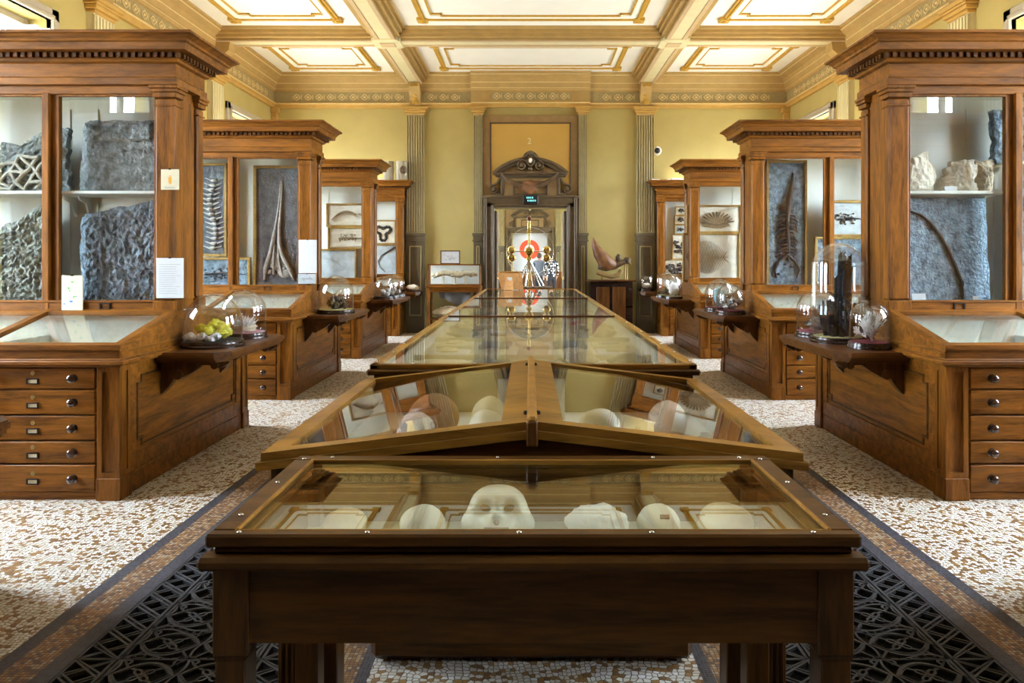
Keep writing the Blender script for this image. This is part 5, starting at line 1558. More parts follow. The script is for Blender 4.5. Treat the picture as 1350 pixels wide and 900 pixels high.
def faint_curve(m, w, h, fw):
    m.tube([(-.75 * w, 0, .72 * h), (-.3 * w, -.002, .66 * h), (.1 * w, -.002, .55 * h), (.35 * w, 0, .42 * h)], [.003, .006, .006, .003], 6)
def big_curve(m, w, h, fw):
    m.tube([(.9 * w, 0, .92 * h), (.3 * w, -.002, .78 * h), (-.2 * w, -.002, .66 * h), (-.45 * w, 0, .48 * h), (-.3 * w, 0, .30 * h), (.1 * w, 0, .16 * h)], [.014, .012, .010, .008, .007, .005], 6)
def blot(m, w, h, fw):
    for k in range(26):
        a = 2 * PI * k / 26; r_ = .5 + .2 * math.sin(a * 3)
        m.blob((w * r_ * math.cos(a), 0, h * .5 + h * .35 * r_ * 1.4 * math.sin(a)), (.035, .010, .03), 7, 5, .5, 3, k)
def shell_arc(m, w, h, fw):
    for i in range(13):
        a = PI * (.08 + .84 * i / 12)
        m.tube([(.1 * w, -.012, .30 * h), (.1 * w - .40 * w * math.cos(a), -.02, .32 * h + .26 * h * math.sin(a)), (.1 * w - .68 * w * math.cos(a), 0, .30 * h + .46 * h * math.sin(a))], [.018, .022, .012], 6)
    m.blob((.05 * w, 0, .3 * h), (.55 * w, .012, .12 * h), 14, 8, .3, 3, 2)
def round_fish(m, w, h, fw):
    for i in range(26):
        x = -.9 * w + 1.35 * w * i / 25; hh = .34 * h * math.sin(PI * (.12 + .8 * i / 25))
        m.tube([(x + .03, -.004, .50 * h + hh), (x - .02, -.012, .5 * h), (x + .04, -.004, .5 * h - hh)], [.004, .008, .004], 5)
    for k in range(3): m.tube([(.42 * w, 0, .5 * h), ((.58 + .04 * k) * w, 0, (.62 - .12 * k) * h)], [.012, .004], 5)
def bits(m, w, h, fw):
    for k in range(30):
        m.blob((random.uniform(-.8, .8) * w, 0, random.uniform(.2, .8) * h), (.05 * random.uniform(.4, 1), .010, .04 * random.uniform(.4, 1)), 7, 5, .5, 3, k)
def claw(m, w, h, fw):
    m.tube([(-.5 * w, 0, .45 * h), (-.2 * w, -.01, .62 * h), (.3 * w, -.01, .60 * h), (.5 * w, 0, .4 * h)], [.02, .035, .03, .012], 8)
    m.tube([(-.1 * w, 0, .4 * h), (.2 * w, 0, .32 * h)], [.02, .012], 6)
Y2c = CABY[2] + .93
framed('tall framed dark slab with a long-snouted skull, snout upwards', (334, 396, 218, 380), Y2c, DECK, .035, 'slab_dark', gavial, 'fossil_bone_grey', seed=2)
framed('narrow tall framed plate with a column of vertebrae', (262, 299, 215, 338), Y2c + .02, None, .03, 'slab_dark', spine_plate, 'fossil_bone_grey', seed=3)
framed('low framed blue slab with ribs below the vertebrae plate', (250, 330, 339, 380), Y2c, DECK, .03, 'slab_blue', fish_flat, 'fossil_black', seed=4)
framed('tall framed dark slab with a black crocodile skeleton', (1010, 1064, 211, 380), Y2c, DECK, .03, 'slab_blue', crocodile, 'fossil_black', seed=5)
framed('framed blue slab with scattered ribs above the dark framed slab', (1086, 1150, 264, 312), Y2c, None, .03, 'slab_sky', fish_flat, 'fossil_black', seed=6)
framed('framed dark blue slab under the scattered rib slab', (1074, 1150, 312, 380), Y2c - .0, DECK, .03, 'slab_blue', faint_curve, 'slab_blue', seed=7)
Y3c = CABY[3] + .93
framed('framed cream plate with an arched fossil fish, topmost of three', (430, 490, 268, 299), Y3c, None, .03, 'slab_pale', fish_arc, 'fossil_brown', seed=8)
framed('framed cream plate with a speckled flat fish, middle of three', (432, 490, 299, 328), Y3c, None, .03, 'slab_pale', fish_flat, 'fossil_brown', seed=9)
framed('framed bluish plate with one faint curved line, lowest of three', (418, 470, 328, 370), Y3c, DECK, .03, 'slab_sky', faint_curve, 'fossil_bone_grey', seed=10)
framed('framed plate with a fan-shaped orange and cream fossil', (905, 978, 270, 307), Y3c, None, .03, 'slab_pale', shell_arc, 'fossil_brown', seed=11)
framed('framed plate with a round ribbed fossil fish', (900, 976, 307, 370), Y3c, DECK, .03, 'slab_pale', round_fish, 'fossil_brown', seed=12)
Y4c = CABY[4] + .585
framed('framed white plate with a black ring-shaped blot', (488, 522, 290, 322), Y4c, None, .025, 'slab_pale', blot, 'fossil_black', seed=13)
framed('framed pale blue plate with one big dark curve', (488, 524, 322, 372), Y4c, DECK, .025, 'slab_sky', big_curve, 'fossil_black', seed=14)
for k, (a, lab, fn) in enumerate((((890, 906, 272, 284), 'small framed dark fossil, topmost of the small framed column', claw), ((889, 906, 284, 296), 'small framed curved fossil, second of the small framed column', claw), ((889, 906, 296, 309), 'small framed blue-grey fossil plate, third of the small framed column', fish_flat), ((886, 910, 309, 342), 'framed plate of scattered black bones below three small frames', bits))):
    framed(lab, a, Y4c, None, .02, 'slab_sky' if k == 2 else 'slab_pale', fn, 'fossil_black', seed=15 + k)
framed('framed marbled black and white plate, lowest of the small framed column', (876, 910, 342, 372), Y4c, DECK, .02, 'slab_pale', bits, 'fossil_black', seed=20)
card('white card at the foot of the long-snouted skull frame', 346, Y2c - .08, DECK, .10, .065)
card('white card at the foot of the framed blue rib slab', 288, Y2c - .08, DECK, .11, .06)
card('white card at the foot of the framed crocodile skeleton', 1037, Y2c - .08, DECK, .12, .055)

# --- papers fixed on the cabinets
def sheet(name, label, px, Y, mat, marks=None, mcol='ink_grey', cat='paper', lift=0):
    x0, x1, y0, y1 = px
    w, h = (x1 - x0) * Y / FPX, (y1 - y0) * Y / FPX
    t = thing(name, label, cat, (PX((x0 + x1) / 2, Y), Y, PZ(y1, Y)))
    m = MB(); m.box(-w / 2, w / 2, 0, .006, 0, h, .002); s_ = m.build('sheet', mat, t)
    if marks:
        for col, lst in marks.items():
            m = MB()
            for (u0, v0, u1, v1) in lst: m.box(w * (u0 - .5), w * (u1 - .5), -.0015, .001, h * v0, h * v1)
            m.build('print', col, t)
    for u in (0,):
        m = MB(); m.box(-.008, .008, -.004, .004, h - .004, h + .008); m.build('clip', 'black_metal', t)
    return t
Yp = CABY[1] + .71 - .020
lines = [(.1, .12 + .055 * k, .1 + random.uniform(.5, .8), .128 + .055 * k) for k in range(14)]
sheet('notice_sheet', 'white printed notice fixed low on the corner post of the net-ridged slab cabinet', (206, 242, 340, 393), Yp, 'paper', {'ink_grey': lines})
sheet('small_notice', 'small framed cream card with an orange blot on the corner post', (212, 236, 223, 250), Yp, 'paper_cream', {'ink_orange': [(.42, .35, .58, .62), (.46, .28, .56, .36), (.48, .64, .55, .70)], 'ink_grey': [(.2, .08, .8, .10), (.2, .13, .7, .145)]})
sheet('map_card', 'cream card with green and blue dots leaning at the cabinet mullion', (81, 109, 363, 411), Yp, 'paper_cream', {'ink_green': [(.45, .8, .58, .84), (.3, .62, .38, .68), (.35, .56, .42, .60), (.55, .38, .62, .44)], 'ink_blue': [(.38, .26, .52, .31), (.64, .42, .74, .44), (.1, .2, .16, .24)]})
Yp = CABY[2] + .71 - .020
sheet('notice_sheet', 'blank looking white notice on the corner post of the long-snouted skull cabinet', (393.5, 417.5, 316, 360), Yp, 'paper')
sheet('picture_card', 'small grey picture card of a lizard shape under the blank white notice', (393, 416.5, 361, 374), Yp, 'slab_sky', {'ink_grey': [(.2, .45, .8, .58), (.3, .3, .36, .5), (.62, .5, .68, .75)]})

# --- specimens and cards in the sloping desks
def rock(name, label, loc, rad, mat, amp=.35, seed=0.0, cat='mineral', group=None, freq=2.4, seg=18):
    m = MB(); m.blob((0, 0, 0), rad, seg, max(8, seg * 2 // 3), amp, freq, seed)
    zmin = min(p[2] for p in m.v)
    m.v = [(p[0], p[1], p[2] - zmin) for p in m.v]
    o = m.build(name, mat, None, True, 80, loc)
    return tag(o, label, cat, group)
for sx, k, key in ((-1, 1, 'net-ridged slab'), (1, 1, 'spine slab'), (1, 2, 'crocodile skeleton'), (-1, 2, 'long-snouted skull')):
    for i in range(7):
        lx = .14 + i * .115 + random.uniform(-.02, .02)
        ly = random.choice((.10, .16, .24))
        rock('small_specimen', 'small dark mineral specimen in the sloping desk of the %s cabinet' % key, (sx * (CX + lx), CABY[k] + ly, .895), (random.uniform(.02, .045), random.uniform(.02, .035), random.uniform(.012, .028)), random.choice(['mineral_dark', 'slab_tan', 'mineral_silver', 'slab_grey']), .5, i * 3.1 + k, 'mineral', 'small specimens in the %s desk' % key, 3, 10)
    for i in range(4):
        lx = .2 + i * .19
        m = MB(); m.prism([(0, 0), (.05, 0), (.035, .045)], -.04, .04, 'x')
        o = m.build('specimen_card', 'paper', None, loc=(sx * (CX + lx), CABY[k] + .30 + .03 * (i % 2), .895))
        tag(o, 'folded white card in the sloping desk of the %s cabinet' % key, 'label card', 'cards in the %s desk' % key)

# ================================================================== GLASS DOMES
SHZ = .865
def dome(label, px, hw, yb, yt, cloth, k, sx, shz=SHZ, Yo=None):
    dz = EYE - shz
    Yf = dz * FPX / (yb - 342)
    r = hw * Yf / (FPX - hw)
    Yd = Yf + r
    if Yo is not None: Yd = Yo; r = hw * Yd / FPX
    r = min(r, .225)
    # keep the base on its bracket shelf
    ya, yb2, xa = (CABY[k] + .44, CABY[k] + 1.69, 2.09) if k < 4 else (CABY[k] + .05, CABY[k] + .55, 2.175)
    Yd = max(ya + r, min(yb2 - r, Yd))
    X = sx * max(xa + r, min(2.566 - r, abs(PX(px, Yd))))
    ztop = PZ(yt, Yd) - shz
    t = thing('glass_dome', label, 'glass dome', (X, Yd, shz))
    bh = .045 if r > .12 else .035
    m = MB(); m.lathe([(r, 0), (r, bh * .35), (r * .97, bh * .5), (r * .975, bh * .8), (r * .95, bh), (0, bh)], (0, 0, 0), 36); m.build('base', 'ebony', t, True)
    m = MB(); m.lathe([(r * .86, bh), (r * .86, bh + .004), (0, bh + .004)], (0, 0, 0), 32); m.build('cloth', cloth, t, True)
    ro = r * .92; H = ztop - bh; cy = max(.01, H - ro)
    hz_ = min(ro, H * .8); cy = H - hz_
    def prof(rr, hh, top):
        return [(rr, bh)] + [(rr, bh + cy * q / 3) for q in (1, 2, 3)] + [(rr * math.cos(PI / 2 * q / 12), bh + cy + hh * math.sin(PI / 2 * q / 12)) for q in range(1, 13)]
    m = MB(); m.lathe([(max(a, 0), b_) for a, b_ in prof(ro, hz_, 0)], (0, 0, 0), 40, cap=False)
    m.lathe([(max(a, 0), b_) for a, b_ in prof(ro - .004, hz_ - .004, 0)], (0, 0, 0), 40, cap=False)
    g = m.build('bell_glass', 'glass_dome', t, True, 80)
    return X, Yd, shz + bh + .004, r, H
def cluster(name, label, loc, parts, mat, cat='mineral'):
    m = MB()
    for (c, rad, amp, fr, sd, sg) in parts: m.blob(c, rad, sg, max(6, sg * 2 // 3), amp, fr, sd)
    zm = min(p[2] for p in m.v); m.v = [(a, b_, c - zm) for a, b_, c in m.v]
    return tag(m.build(name, mat, None, True, 80, loc), label, cat)
# sulphur
X, Y, Z, r, H = dome('wide glass dome over the yellow sulphur', 275, 40, 461, 388, 'cloth_black', 1, -1)
sul = thing('sulphur_specimen', 'bright yellow sulphur crystals growing on white crystal rock', 'mineral', (X, Y, Z))
m = MB(); random.seed(3)
for k in range(22):
    a = random.uniform(0, 2 * PI); q = random.uniform(0, .085)
    x, y, z = .02 + q * math.cos(a), q * math.sin(a) * .8, .035 + random.uniform(0, .11) * (1 - q / .13)
    m.blob((x, y, z), (random.uniform(.025, .045),) * 2 + (random.uniform(.02, .04),), 14, 9, .45, 3.5, k)
m.blob((-.07, -.03, .085), (.05, .035, .03), 14, 9, .4, 3, 40); m.blob((.09, -.02, .07), (.045, .04, .05), 14, 9, .4, 3, 41)
m.build('sulphur', 'sulphur', sul, True, 60)
m = MB()
for k in range(12): m.blob((-.15 + .02 * k, -.09 + .012 * math.sin(k * 2), .022 + .012 * math.sin(k * 1.3)), (.028, .03, .026), 12, 8, .4, 4, k)
m.build('white_crust', 'crystal_white', sul, True, 60)
X, Y, Z, r, H = dome('glass dome with pink cloth over white crystal tufts', 322, 30, 448, 382, 'cloth_pink', 1, -1)
cw = thing('crystal_tuft', 'tuft of white needle crystals on brownish rock', 'mineral', (X, Y, Z))
m = MB(); m.blob((0, 0, .03), (.09, .07, .035), 16, 10, .4, 3, 5); m.build('matrix_rock', 'slab_tan', cw, True, 60)
m = MB()
for k in range(90):
    a = random.uniform(0, 2 * PI); e = random.uniform(.1, 1.3)
    d = Vector((math.cos(a) * math.cos(e), math.sin(a) * math.cos(e), math.sin(e)))
    p = Vector((random.uniform(-.05, .05), random.uniform(-.04, .04), .04))
    m.tube([p, p + d * random.uniform(.05, .10)], [.008, .003], 5)
m.build('needles', 'crystal_white', cw)
# dark mineral, second cabinet
X, Y, Z, r, H = dome('single glass dome over a dark branching mineral', 449, 25, 414.5, 363, 'cloth_olive', 2, -1)
dm_ = thing('branching_mineral', 'dark brown branching mineral with a slanting yellow rod', 'mineral', (X, Y, Z))
m = MB()
for k in range(30):
    a = random.uniform(0, 2 * PI); q = random.uniform(0, .11)
    m.blob((q * math.cos(a), q * math.sin(a), .03 + random.uniform(0, .17) * (1 - q / .16)), (.03, .03, .035), 9, 6, .6, 4, k)
m.build('branches', 'mineral_dark', dm_, False)
m = MB(); m.tube([(-.03, -.06, .06), (.04, -.04, .22)], [.018, .014], 8); m.build('rod', 'slab_tan', dm_, True)
def white_spec(label, loc, s, seed):
    cluster('white_mineral', label, loc, [((.5 * s * math.cos(k * 2.1), .4 * s * math.sin(k * 2.1), .35 * s + .25 * s * (k % 3)), (.42 * s, .4 * s, .38 * s), .5, 3, seed + k, 12) for k in range(6)], 'crystal_white')
for i, (px, hw, yb, yt, lab) in enumerate(((507, 14.5, 394.5, 364, 'first of three glass domes over white minerals'), (514, 13, 391.5, 363, 'middle one of three glass domes over white minerals'), (522, 12.5, 388.5, 362, 'rear one of three glass domes over white minerals'))):
    X, Y, Z, r, H = dome(lab + ' below the cream fossil plates', px, hw, yb, yt, 'cloth_black', 3, -1, Yo=(11.66, 12.05, 12.45)[i])
    white_spec('white crystalline mineral under the ' + lab.split(' over')[0] + ' by the cream plates', (X, Y, Z), .085, i * 9)
rock('white_shell', 'white shell lying uncovered on the narrow cabinet shelf', (-2.36, 14.55, SHZ), (.14, .10, .06), 'bone_white', .35, 4, 'shell')
# needle crystals
X, Y, Z, r, H = dome('tall glass dome with olive cloth over black needle crystals', 1115, 35, 455, 320, 'cloth_olive', 1, 1, Yo=5.62)
sb = thing('needle_crystals', 'tall upright cluster of black metallic needle crystals', 'mineral', (X + .01, Y, Z))
m = MB(); random.seed(11)
def needle(m, x, y, h, w, lean):
    n = 5
    base = [(x + w * math.cos(2 * PI * k / n), y + w * math.sin(2 * PI * k / n), 0) for k in range(n)]
    top = [(x + lean[0] + w * .75 * math.cos(2 * PI * k / n), y + lean[1] + w * .75 * math.sin(2 * PI * k / n), h - .02 * (k % 2)) for k in range(n)]
    m.add(base + top, [tuple(range(n))[::-1], tuple(range(n, 2 * n))] + [(k, (k + 1) % n, n + (k + 1) % n, n + k) for k in range(n)])
for k in range(40):
    a = random.uniform(0, 2 * PI); q = random.uniform(0, .05)
    needle(m, .02 + q * math.cos(a), q * math.sin(a), H * random.uniform(.62, .92), random.uniform(.012, .021), (random.uniform(.0, .03), random.uniform(-.015, .015)))
for k in range(60):
    a = random.uniform(0, 2 * PI); q = random.uniform(.03, .11)
    needle(m, q * math.cos(a), q * math.sin(a), H * random.uniform(.12, .45) * (1.3 - q * 5), random.uniform(.008, .017), (.05 * math.cos(a) * random.uniform(0, 1) - .01, .03 * math.sin(a)))
m.build('needles', 'stibnite', sb)
X, Y, Z, r, H = dome('low glass dome with red cloth over a grey lump behind the needle crystals', 1078, 29, 445.6, 382, 'cloth_red', 1, 1)
rock('grey_mineral', 'grey and white lumpy mineral on red cloth under a dome', (X + .02, Y, Z), (.10, .08, .05), 'mineral_silver', .5, 6, 'mineral', None, 3.2, 22)
X, Y, Z, r, H = dome('small glass dome with red cloth over white branching coral', 1147, 27.5, 461, 395, 'cloth_red', 1, 1, Yo=5.22)
cr = thing('branching_coral', 'white finely branching coral tuft on red cloth', 'coral', (X, Y, Z))
m = MB(); random.seed(5)
def branch(m, p, d, l, rr, lv):
    q = p + d * l
    m.tube([p, q], [rr, rr * .7], 5)
    if lv > 0:
        for k in range(3):
            nd = (d + Vector((random.uniform(-.7, .7), random.uniform(-.6, .6), random.uniform(-.25, .5)))).normalized()
            branch(m, p.lerp(q, random.uniform(.6, 1)), nd, l * .72, rr * .72, lv - 1)
for k in range(20):
    branch(m, Vector((random.uniform(-.05, .05), random.uniform(-.04, .04), random.uniform(0, .08))), Vector((random.uniform(-1.1, 1.1), random.uniform(-.9, .9), random.uniform(.3, 1))).normalized(), .050, .006, 3)
kf = min(r * .80 / max(math.hypot(p[0], p[1]) for p in m.v), H * .82 / max(p[2] for p in m.v)); kz = H * .74 / max(p[2] for p in m.v); m.v = [(a * kf * 1.05, b_ * kf * 1.05, max(0, c) * kz) for a, b_, c in m.v]
m.build('branches', 'crystal_white', cr)
# second right cabinet
X, Y, Z, r, H = dome('glass dome over a blue-green mineral below the crocodile skeleton', 948, 19.5, 409, 367.6, 'cloth_red', 2, 1, Yo=8.96)
rock('blue_mineral', 'pale blue-green mineral wedge under a glass dome', (X - .0, Y, Z), (.07, .06, .11), 'mineral_blue', .5, 3, 'mineral', None, 2.4, 16)
X, Y, Z, r, H = dome('glass dome over a silvery grape-like mineral below the crocodile skeleton', 963, 20, 415, 374, 'cloth_red', 2, 1, Yo=8.46)
cluster('grape_mineral', 'silvery black grape-like mineral under a glass dome', (X, Y, Z), [((random.uniform(-.11, .11), random.uniform(-.07, .07), random.uniform(.02, .11)), (.032, .032, .032), .3, 4, k, 9) for k in range(26)], 'mineral_silver')
X, Y, Z, r, H = dome('glass dome partly behind the grape-like mineral dome', 974, 13, 406, 371, 'cloth_black', 2, 1, Yo=9.32)
rock('dark_mineral', 'dark lump under the dome behind the grape-like mineral', (X, Y, Z), (.08, .07, .06), 'mineral_dark', .5, 7)
for i, (px, hw, yb, yt, lab, mt) in enumerate(((878, 13, 391.5, 358, 'left one of the dome group by the ribbed fish', 'mineral_dark'), (888, 12, 394.5, 361, 'dome with a white flat stone by the ribbed fish', 'crystal_white'), (894, 11, 389.5, 361, 'rearmost dome of the group by the ribbed fish', 'slab_tan'))):
    lab = ('glass dome over a dark lump below the ribbed fish plate', 'glass dome over a white flat stone below the ribbed fish plate', 'glass dome over a tan lump below the ribbed fish plate')[i]
    X, Y, Z, r, H = dome(lab, px, hw, yb, yt, 'cloth_olive' if i == 0 else 'paper_cream', 3, 1, Yo=(12.13, 11.72, 12.52)[i])
    rock('mineral_lump', lab.replace('glass dome over a ', '').replace(' below the', ' under glass below the'), (X, Y, Z), (.08, .05, .10 if i == 1 else .05), mt, .4, i * 5 + 2)
X, Y, Z, r, H = dome('glass dome over a white shell on the narrow cabinet shelf', 852, 10, 384, 361, 'cloth_black', 4, 1)
rock('domed_shell', 'white shell under glass near the long-horned rhinoceros skull', (X, Y, Z), (.09, .06, .05), 'bone_white', .4, 9, 'shell')

# ================================================================== CONTENTS OF THE CENTRE CASES
def cap(name, label, px, Y, hw, ytop, zbase, mat='bone_white', bumps=(), dy=1.1, hz=None, amp=.04, seed=1, top=None):
    rx = hw * Y / FPX; zt = PZ(ytop, Y) if top is None else top
    h = (zt - zbase)
    m = MB(); m.blob((0, 0, 0), (rx, rx * dy, h / 2), 28, 20, amp, 1.6, seed, bumps)
    zm = min(p[2] for p in m.v); m.v = [(a, b_, c - zm) for a, b_, c in m.v]
    return tag(m.build(name, mat, None, True, 80, (PX(px, Y), Y, zbase)), label, 'skull')
FZ = .745
Ys = 1.95
cap('skull_cap', 'faint cream skull cap in the flat case, nearest its sulphur dome corner', 455, Ys + .02, 29, 672, FZ, 'bone_cream', seed=1)
cap('skull_cap', 'smooth white skull cap beside the gorilla-like skull', 557, Ys, 30, 667, FZ, 'bone_white', seed=2)
cap('skull_cap', 'white round skull cap with a small brown label patch', 868, Ys, 29, 666, FZ, 'bone_white', seed=3)
cap('skull_cap', 'pinkish cream skull cap with a pale sutured edge', 957, Ys + .02, 35, 665, FZ, 'bone_cream', seed=4)
# gorilla skull
Yg = 1.98
g = thing('gorilla_skull', 'white gorilla skull with large eye sockets, brow ridge and bared teeth', 'skull', (PX(656, Yg), Yg, FZ))
m = MB()
m.blob((0, .03, 0), (.080, .095, .066), 52, 40, .015, 2, 3, bumps=[((.42, -.8, .34), -.42, .27), ((-.42, -.8, .34), -.42, .27), ((0, .1, 1), -.16, .6), ((0, -.7, .75), .10, .4), ((.62, -.6, .72), .16, .26), ((-.62, -.6, .72), .16, .26),
     ((.85, -.62, .20), .10, .2), ((-.85, -.62, .20), .10, .2), ((1, -.25, -.50), .42, .36), ((-1, -.25, -.50), .42, .36), ((0, -1, .02), -.16, .11), ((0, -1, .33), .10, .11), ((.28, -1, -.42), .16, .3), ((-.28, -1, -.42), .16, .3)])
zm = min(p[2] for p in m.v); m.v = [(a, b_, c - zm) for a, b_, c in m.v]
ztop_ = max(p[2] for p in m.v); ks = .129 / ztop_; m.v = [(a, b_, c * ks) for a, b_, c in m.v]
m.build('cranium', 'bone_white', g, True, 80)
def on_skull(dx, dz):
    # front surface depth of the cranium at (x, z)
    return min((p[1] for p in m.v if abs(p[0] - dx) < .009 and abs(p[2] - dz) < .009), default=-.05)
EYZ, NZ, TZ_ = .088, .064, .040
for sx in (-1, 1):
    q = MB(); q.blob((sx * .033, on_skull(sx * .033, EYZ) + .0115, EYZ), (.021, .014, .0175), 16, 12); q.build('eye_socket', 'bone_tan', g, True)
q = MB(); q.blob((0, on_skull(0, NZ) + .006, NZ), (.008, .008, .008), 10, 8); q.build('nose_opening', 'bone_tan', g, True)
for k in range(8):
    x = -.028 + .008 * k; y = on_skull(x, TZ_)
    q = MB(); q.box(x - .0033, x + .0033, y - .004, y + .012, TZ_ - .010, TZ_ + .009, .0015); q.build('tooth', 'bone_cream', g)
    q = MB()
q = MB(); y = on_skull(0, TZ_ + .004); q.tube([(-.032, on_skull(-.03, TZ_) + .002, TZ_ + .011), (-.015, y - .002, TZ_ + .013), (.015, y - .002, TZ_ + .013), (.032, on_skull(.03, TZ_) + .002, TZ_ + .011)], .0022, 6); q.build('gum_line', 'bone_brown', g, True)
cap('broken_skull', 'rough broken skull base with a crumbled top', 787, Ys, 40, 669, FZ, 'plaster', [((.3, -.2, 1), -.25, .3), ((-.4, 0, 1), .12, .2), ((0, .3, 1), -.15, .3), ((.8, -.4, .6), .15, .2), ((-.8, -.4, .5), .15, .2)], 1.0, None, .22, 5)
m = MB(); m.box(-.012, .012, -.003, .003, -.005, .005); o = m.build('label_patch', 'bone_brown', None, loc=(PX(874, 1.80), 1.795, .872)); 
sk_ = [q for q in bpy.data.objects if q.get('label') == 'white round skull cap with a small brown label patch'][0]
o.parent = sk_; o.location = (.008, -.048, .083); o.rotation_euler = (R(-50), 0, 0)
# gabled case
GZ = .76
def in_gable(x, y): return y
cap('dark_skull', 'reddish brown skull with a bony face in the gabled case', 572, 3.0, 33, 520, GZ, 'bone_red', [((-.8, -.5, .1), -.15, .25), ((-1, -.2, -.1), .2, .3)], 1.1, seed=6)
cap('skull_cap', 'white lopsided skull cap in front of the reddish brown skull', 549, 2.72, 26, 543, GZ, 'plaster', seed=7)
cap('skull_cap', 'cream skull cap lying before the chipped skull near the ridge', 642, 2.70, 27, 540, GZ, 'bone_white', seed=8)
cap('chipped_skull', 'cream skull with a dark chipped hole near the ridge', 646, 2.98, 25, 522, GZ, 'bone_cream', [((.9, -.4, .4), -.3, .35)], 1.1, seed=9)
m = MB(); Yb_ = 2.66
o = cap('open_skull', 'white skull cap shown with its hollow underside near the ridge', 790, 2.72, 31, 538, GZ, 'bone_white', [((-.25, -1, .35), -.45, .5)], .9, seed=10)
cap('face_skull', 'white skull fragment with a cheek and brow by the sloping lid', 880, 2.95, 25, 528, GZ, 'bone_white', [((-.7, -.7, 0), -.2, .25), ((-1, -.3, -.5), .25, .3)], 1.1, seed=11)
rock('pale_jaw', 'small pale jaw fragment between the open skull and skull fragment', (PX(838, 2.7), 2.7, GZ), (.045, .04, .05), 'bone_cream', .5, 3, 'fossil')
rock('red_brown_fragment', 'small reddish bone fragment at the outer end of the gabled case', (PX(934, 2.66), 2.66, GZ), (.055, .05, .045), 'bone_brown', .5, 5, 'fossil')
for k, (x0, x1, lab) in enumerate(((470, 506, 'long tan limb bone lying slanted in the gabled case'), (500, 520, 'short brown limb bone lying in the gabled case'))):
    m = MB(); a = Vector((PX(x0, 2.62) , 2.58, GZ + .04)); b_ = Vector((PX(x1, 2.8), 2.95, GZ + .05)); mid = (a + b_) / 2
    m.tube([(a - mid), (a - mid) * .8, (a - mid) * .4, (b_ - mid) * .4, (b_ - mid) * .8, (b_ - mid)], [.025, .03, .018, .018, .03, .022], 10)
    zm = min(p[2] for p in m.v); o = m.build('limb_bone', 'bone_cream' if k == 0 else 'bone_brown', None, True, 80, (mid.x, mid.y, GZ - zm)); tag(o, lab, 'bone')
for sx, px in ((-1, 669), (1, 737)):
    Yk = 3.1; xk = sx * .13
    m = MB(); m.box(-.025, .025, 0, .004, 0, .045); o = m.build('ridge_card', 'paper', None, loc=(GX + sx * .13, 3.36, GZ + .13)); o.location.z = GZ; o.scale = (1, 1, 4.2)
    tag(o, 'white card standing by the ridge on the ' + ('brown skull side' if sx < 0 else 'open skull side') + ' of the gabled case', 'label card')
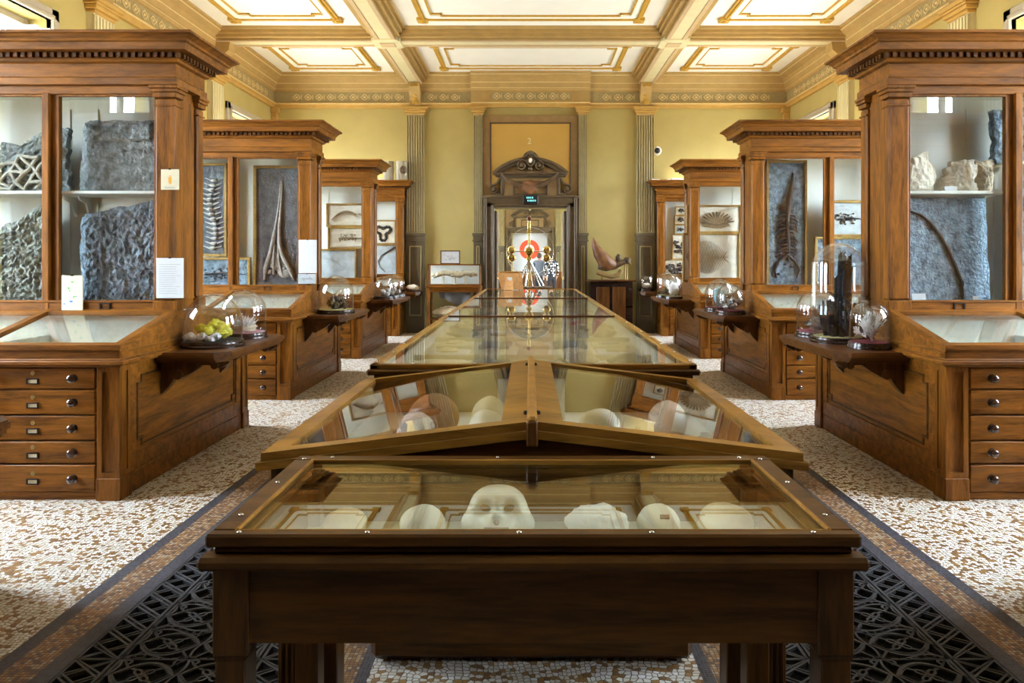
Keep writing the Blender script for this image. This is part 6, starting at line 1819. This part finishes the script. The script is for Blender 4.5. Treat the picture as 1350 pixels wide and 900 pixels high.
# long case: trays, slabs, bones, papers
random.seed(21)
LZ0 = .855
def flat(name, label, x, y, w, d, h, mat, cat, rz=0.0, group=None):
    m = MB(); m.box(-w / 2, w / 2, -d / 2, d / 2, 0, h, .006)
    o = m.build(name, mat, None, loc=(x, y, LZ0)); o.rotation_euler = (0, 0, rz)
    return tag(o, label, cat, group)
k = 0
for row in range(8):
    y0 = LY + .25 + row * LD / 9
    for x, w in ((-.56, .26), (-.27, .22), (.0, .2), (.28, .24), (.57, .26)):
        for q in range(2):
            k += 1
            yy = y0 + q * .45 + random.uniform(-.05, .05)
            kind = random.choice(('box', 'box', 'rock', 'slab'))
            if kind == 'box':
                tr_ = flat('specimen_tray', 'shallow cream specimen tray in the long flat showcase', x, yy, w, .26, .028, random.choice(['paper_cream', 'tray_lining', 'paper']), 'tray', 0, 'trays in the long showcase')
                m = MB(); m.blob((0, 0, .028), (w * .3, .07, .022), 12, 8, .5, 3, k); m.build('specimen', random.choice(['bone_cream', 'bone_dark', 'slab_tan']), tr_, True, 80)
            elif kind == 'rock':
                rock('fossil_lump', 'rounded grey fossil lump in the long flat showcase', (x, yy, LZ0), (w * .45, .12, .04), random.choice(['slab_tan', 'slab_grey', 'bone_cream']), .35, k, 'fossil', 'fossil lumps in the long showcase')
            else:
                flat('flat_slab', 'flat grey stone slab lying in the long flat showcase', x, yy, w, .3, .03, random.choice(['slab_grey', 'slab_tan', 'slab_pale']), 'slab', random.uniform(-.2, .2), 'flat slabs in the long showcase')
flat('red_leaflet', 'red and white leaflet lying in the long showcase', .53, 6.9 + .35, .32, .14, .03, 'note_red', 'leaflet')
# wooden easel on the far end of the long case
EY = 12.65; ez = LZ
ea = thing('display_easel', 'pale wooden easel board seen from behind on the long showcase', 'easel', (PX(672, EY), EY, ez))
s_ = EY / FPX
m = MB(); m.add([(-17 * s_, .12, 22 * s_), (16 * s_, .12, 21 * s_), (18 * s_, 0, 0), (-11 * s_, 0, 0), (-17 * s_, .135, 22 * s_), (16 * s_, .135, 21 * s_), (18 * s_, .015, 0), (-11 * s_, .015, 0)], [(0, 1, 2, 3), (4, 7, 6, 5), (0, 4, 5, 1), (1, 5, 6, 2), (2, 6, 7, 3), (3, 7, 4, 0)]); m.build('board', 'pale_wood', ea)
m = MB(); m.add([(-5 * s_, .07, 15 * s_), (4 * s_, .07, 15 * s_), (5 * s_, -.16, 0), (-8 * s_, -.16, 0), (-5 * s_, .08, 15 * s_), (4 * s_, .08, 15 * s_), (5 * s_, -.15, 0), (-8 * s_, -.15, 0)], [(0, 1, 2, 3), (4, 7, 6, 5), (0, 4, 5, 1), (1, 5, 6, 2), (2, 6, 7, 3), (3, 7, 4, 0)]); m.build('strut', 'pale_wood', ea)
m = MB(); m.add([(-4 * s_, .045, 16 * s_), (3 * s_, .045, 16 * s_), (3 * s_, .015, 11 * s_), (-1 * s_, .015, 11 * s_), (-4 * s_, .05, 16 * s_), (3 * s_, .05, 16 * s_), (3 * s_, .02, 11 * s_), (-1 * s_, .02, 11 * s_)], [(0, 1, 2, 3), (4, 7, 6, 5), (0, 4, 5, 1), (1, 5, 6, 2), (2, 6, 7, 3), (3, 7, 4, 0)]); m.build('paper_slip', 'paper', ea)
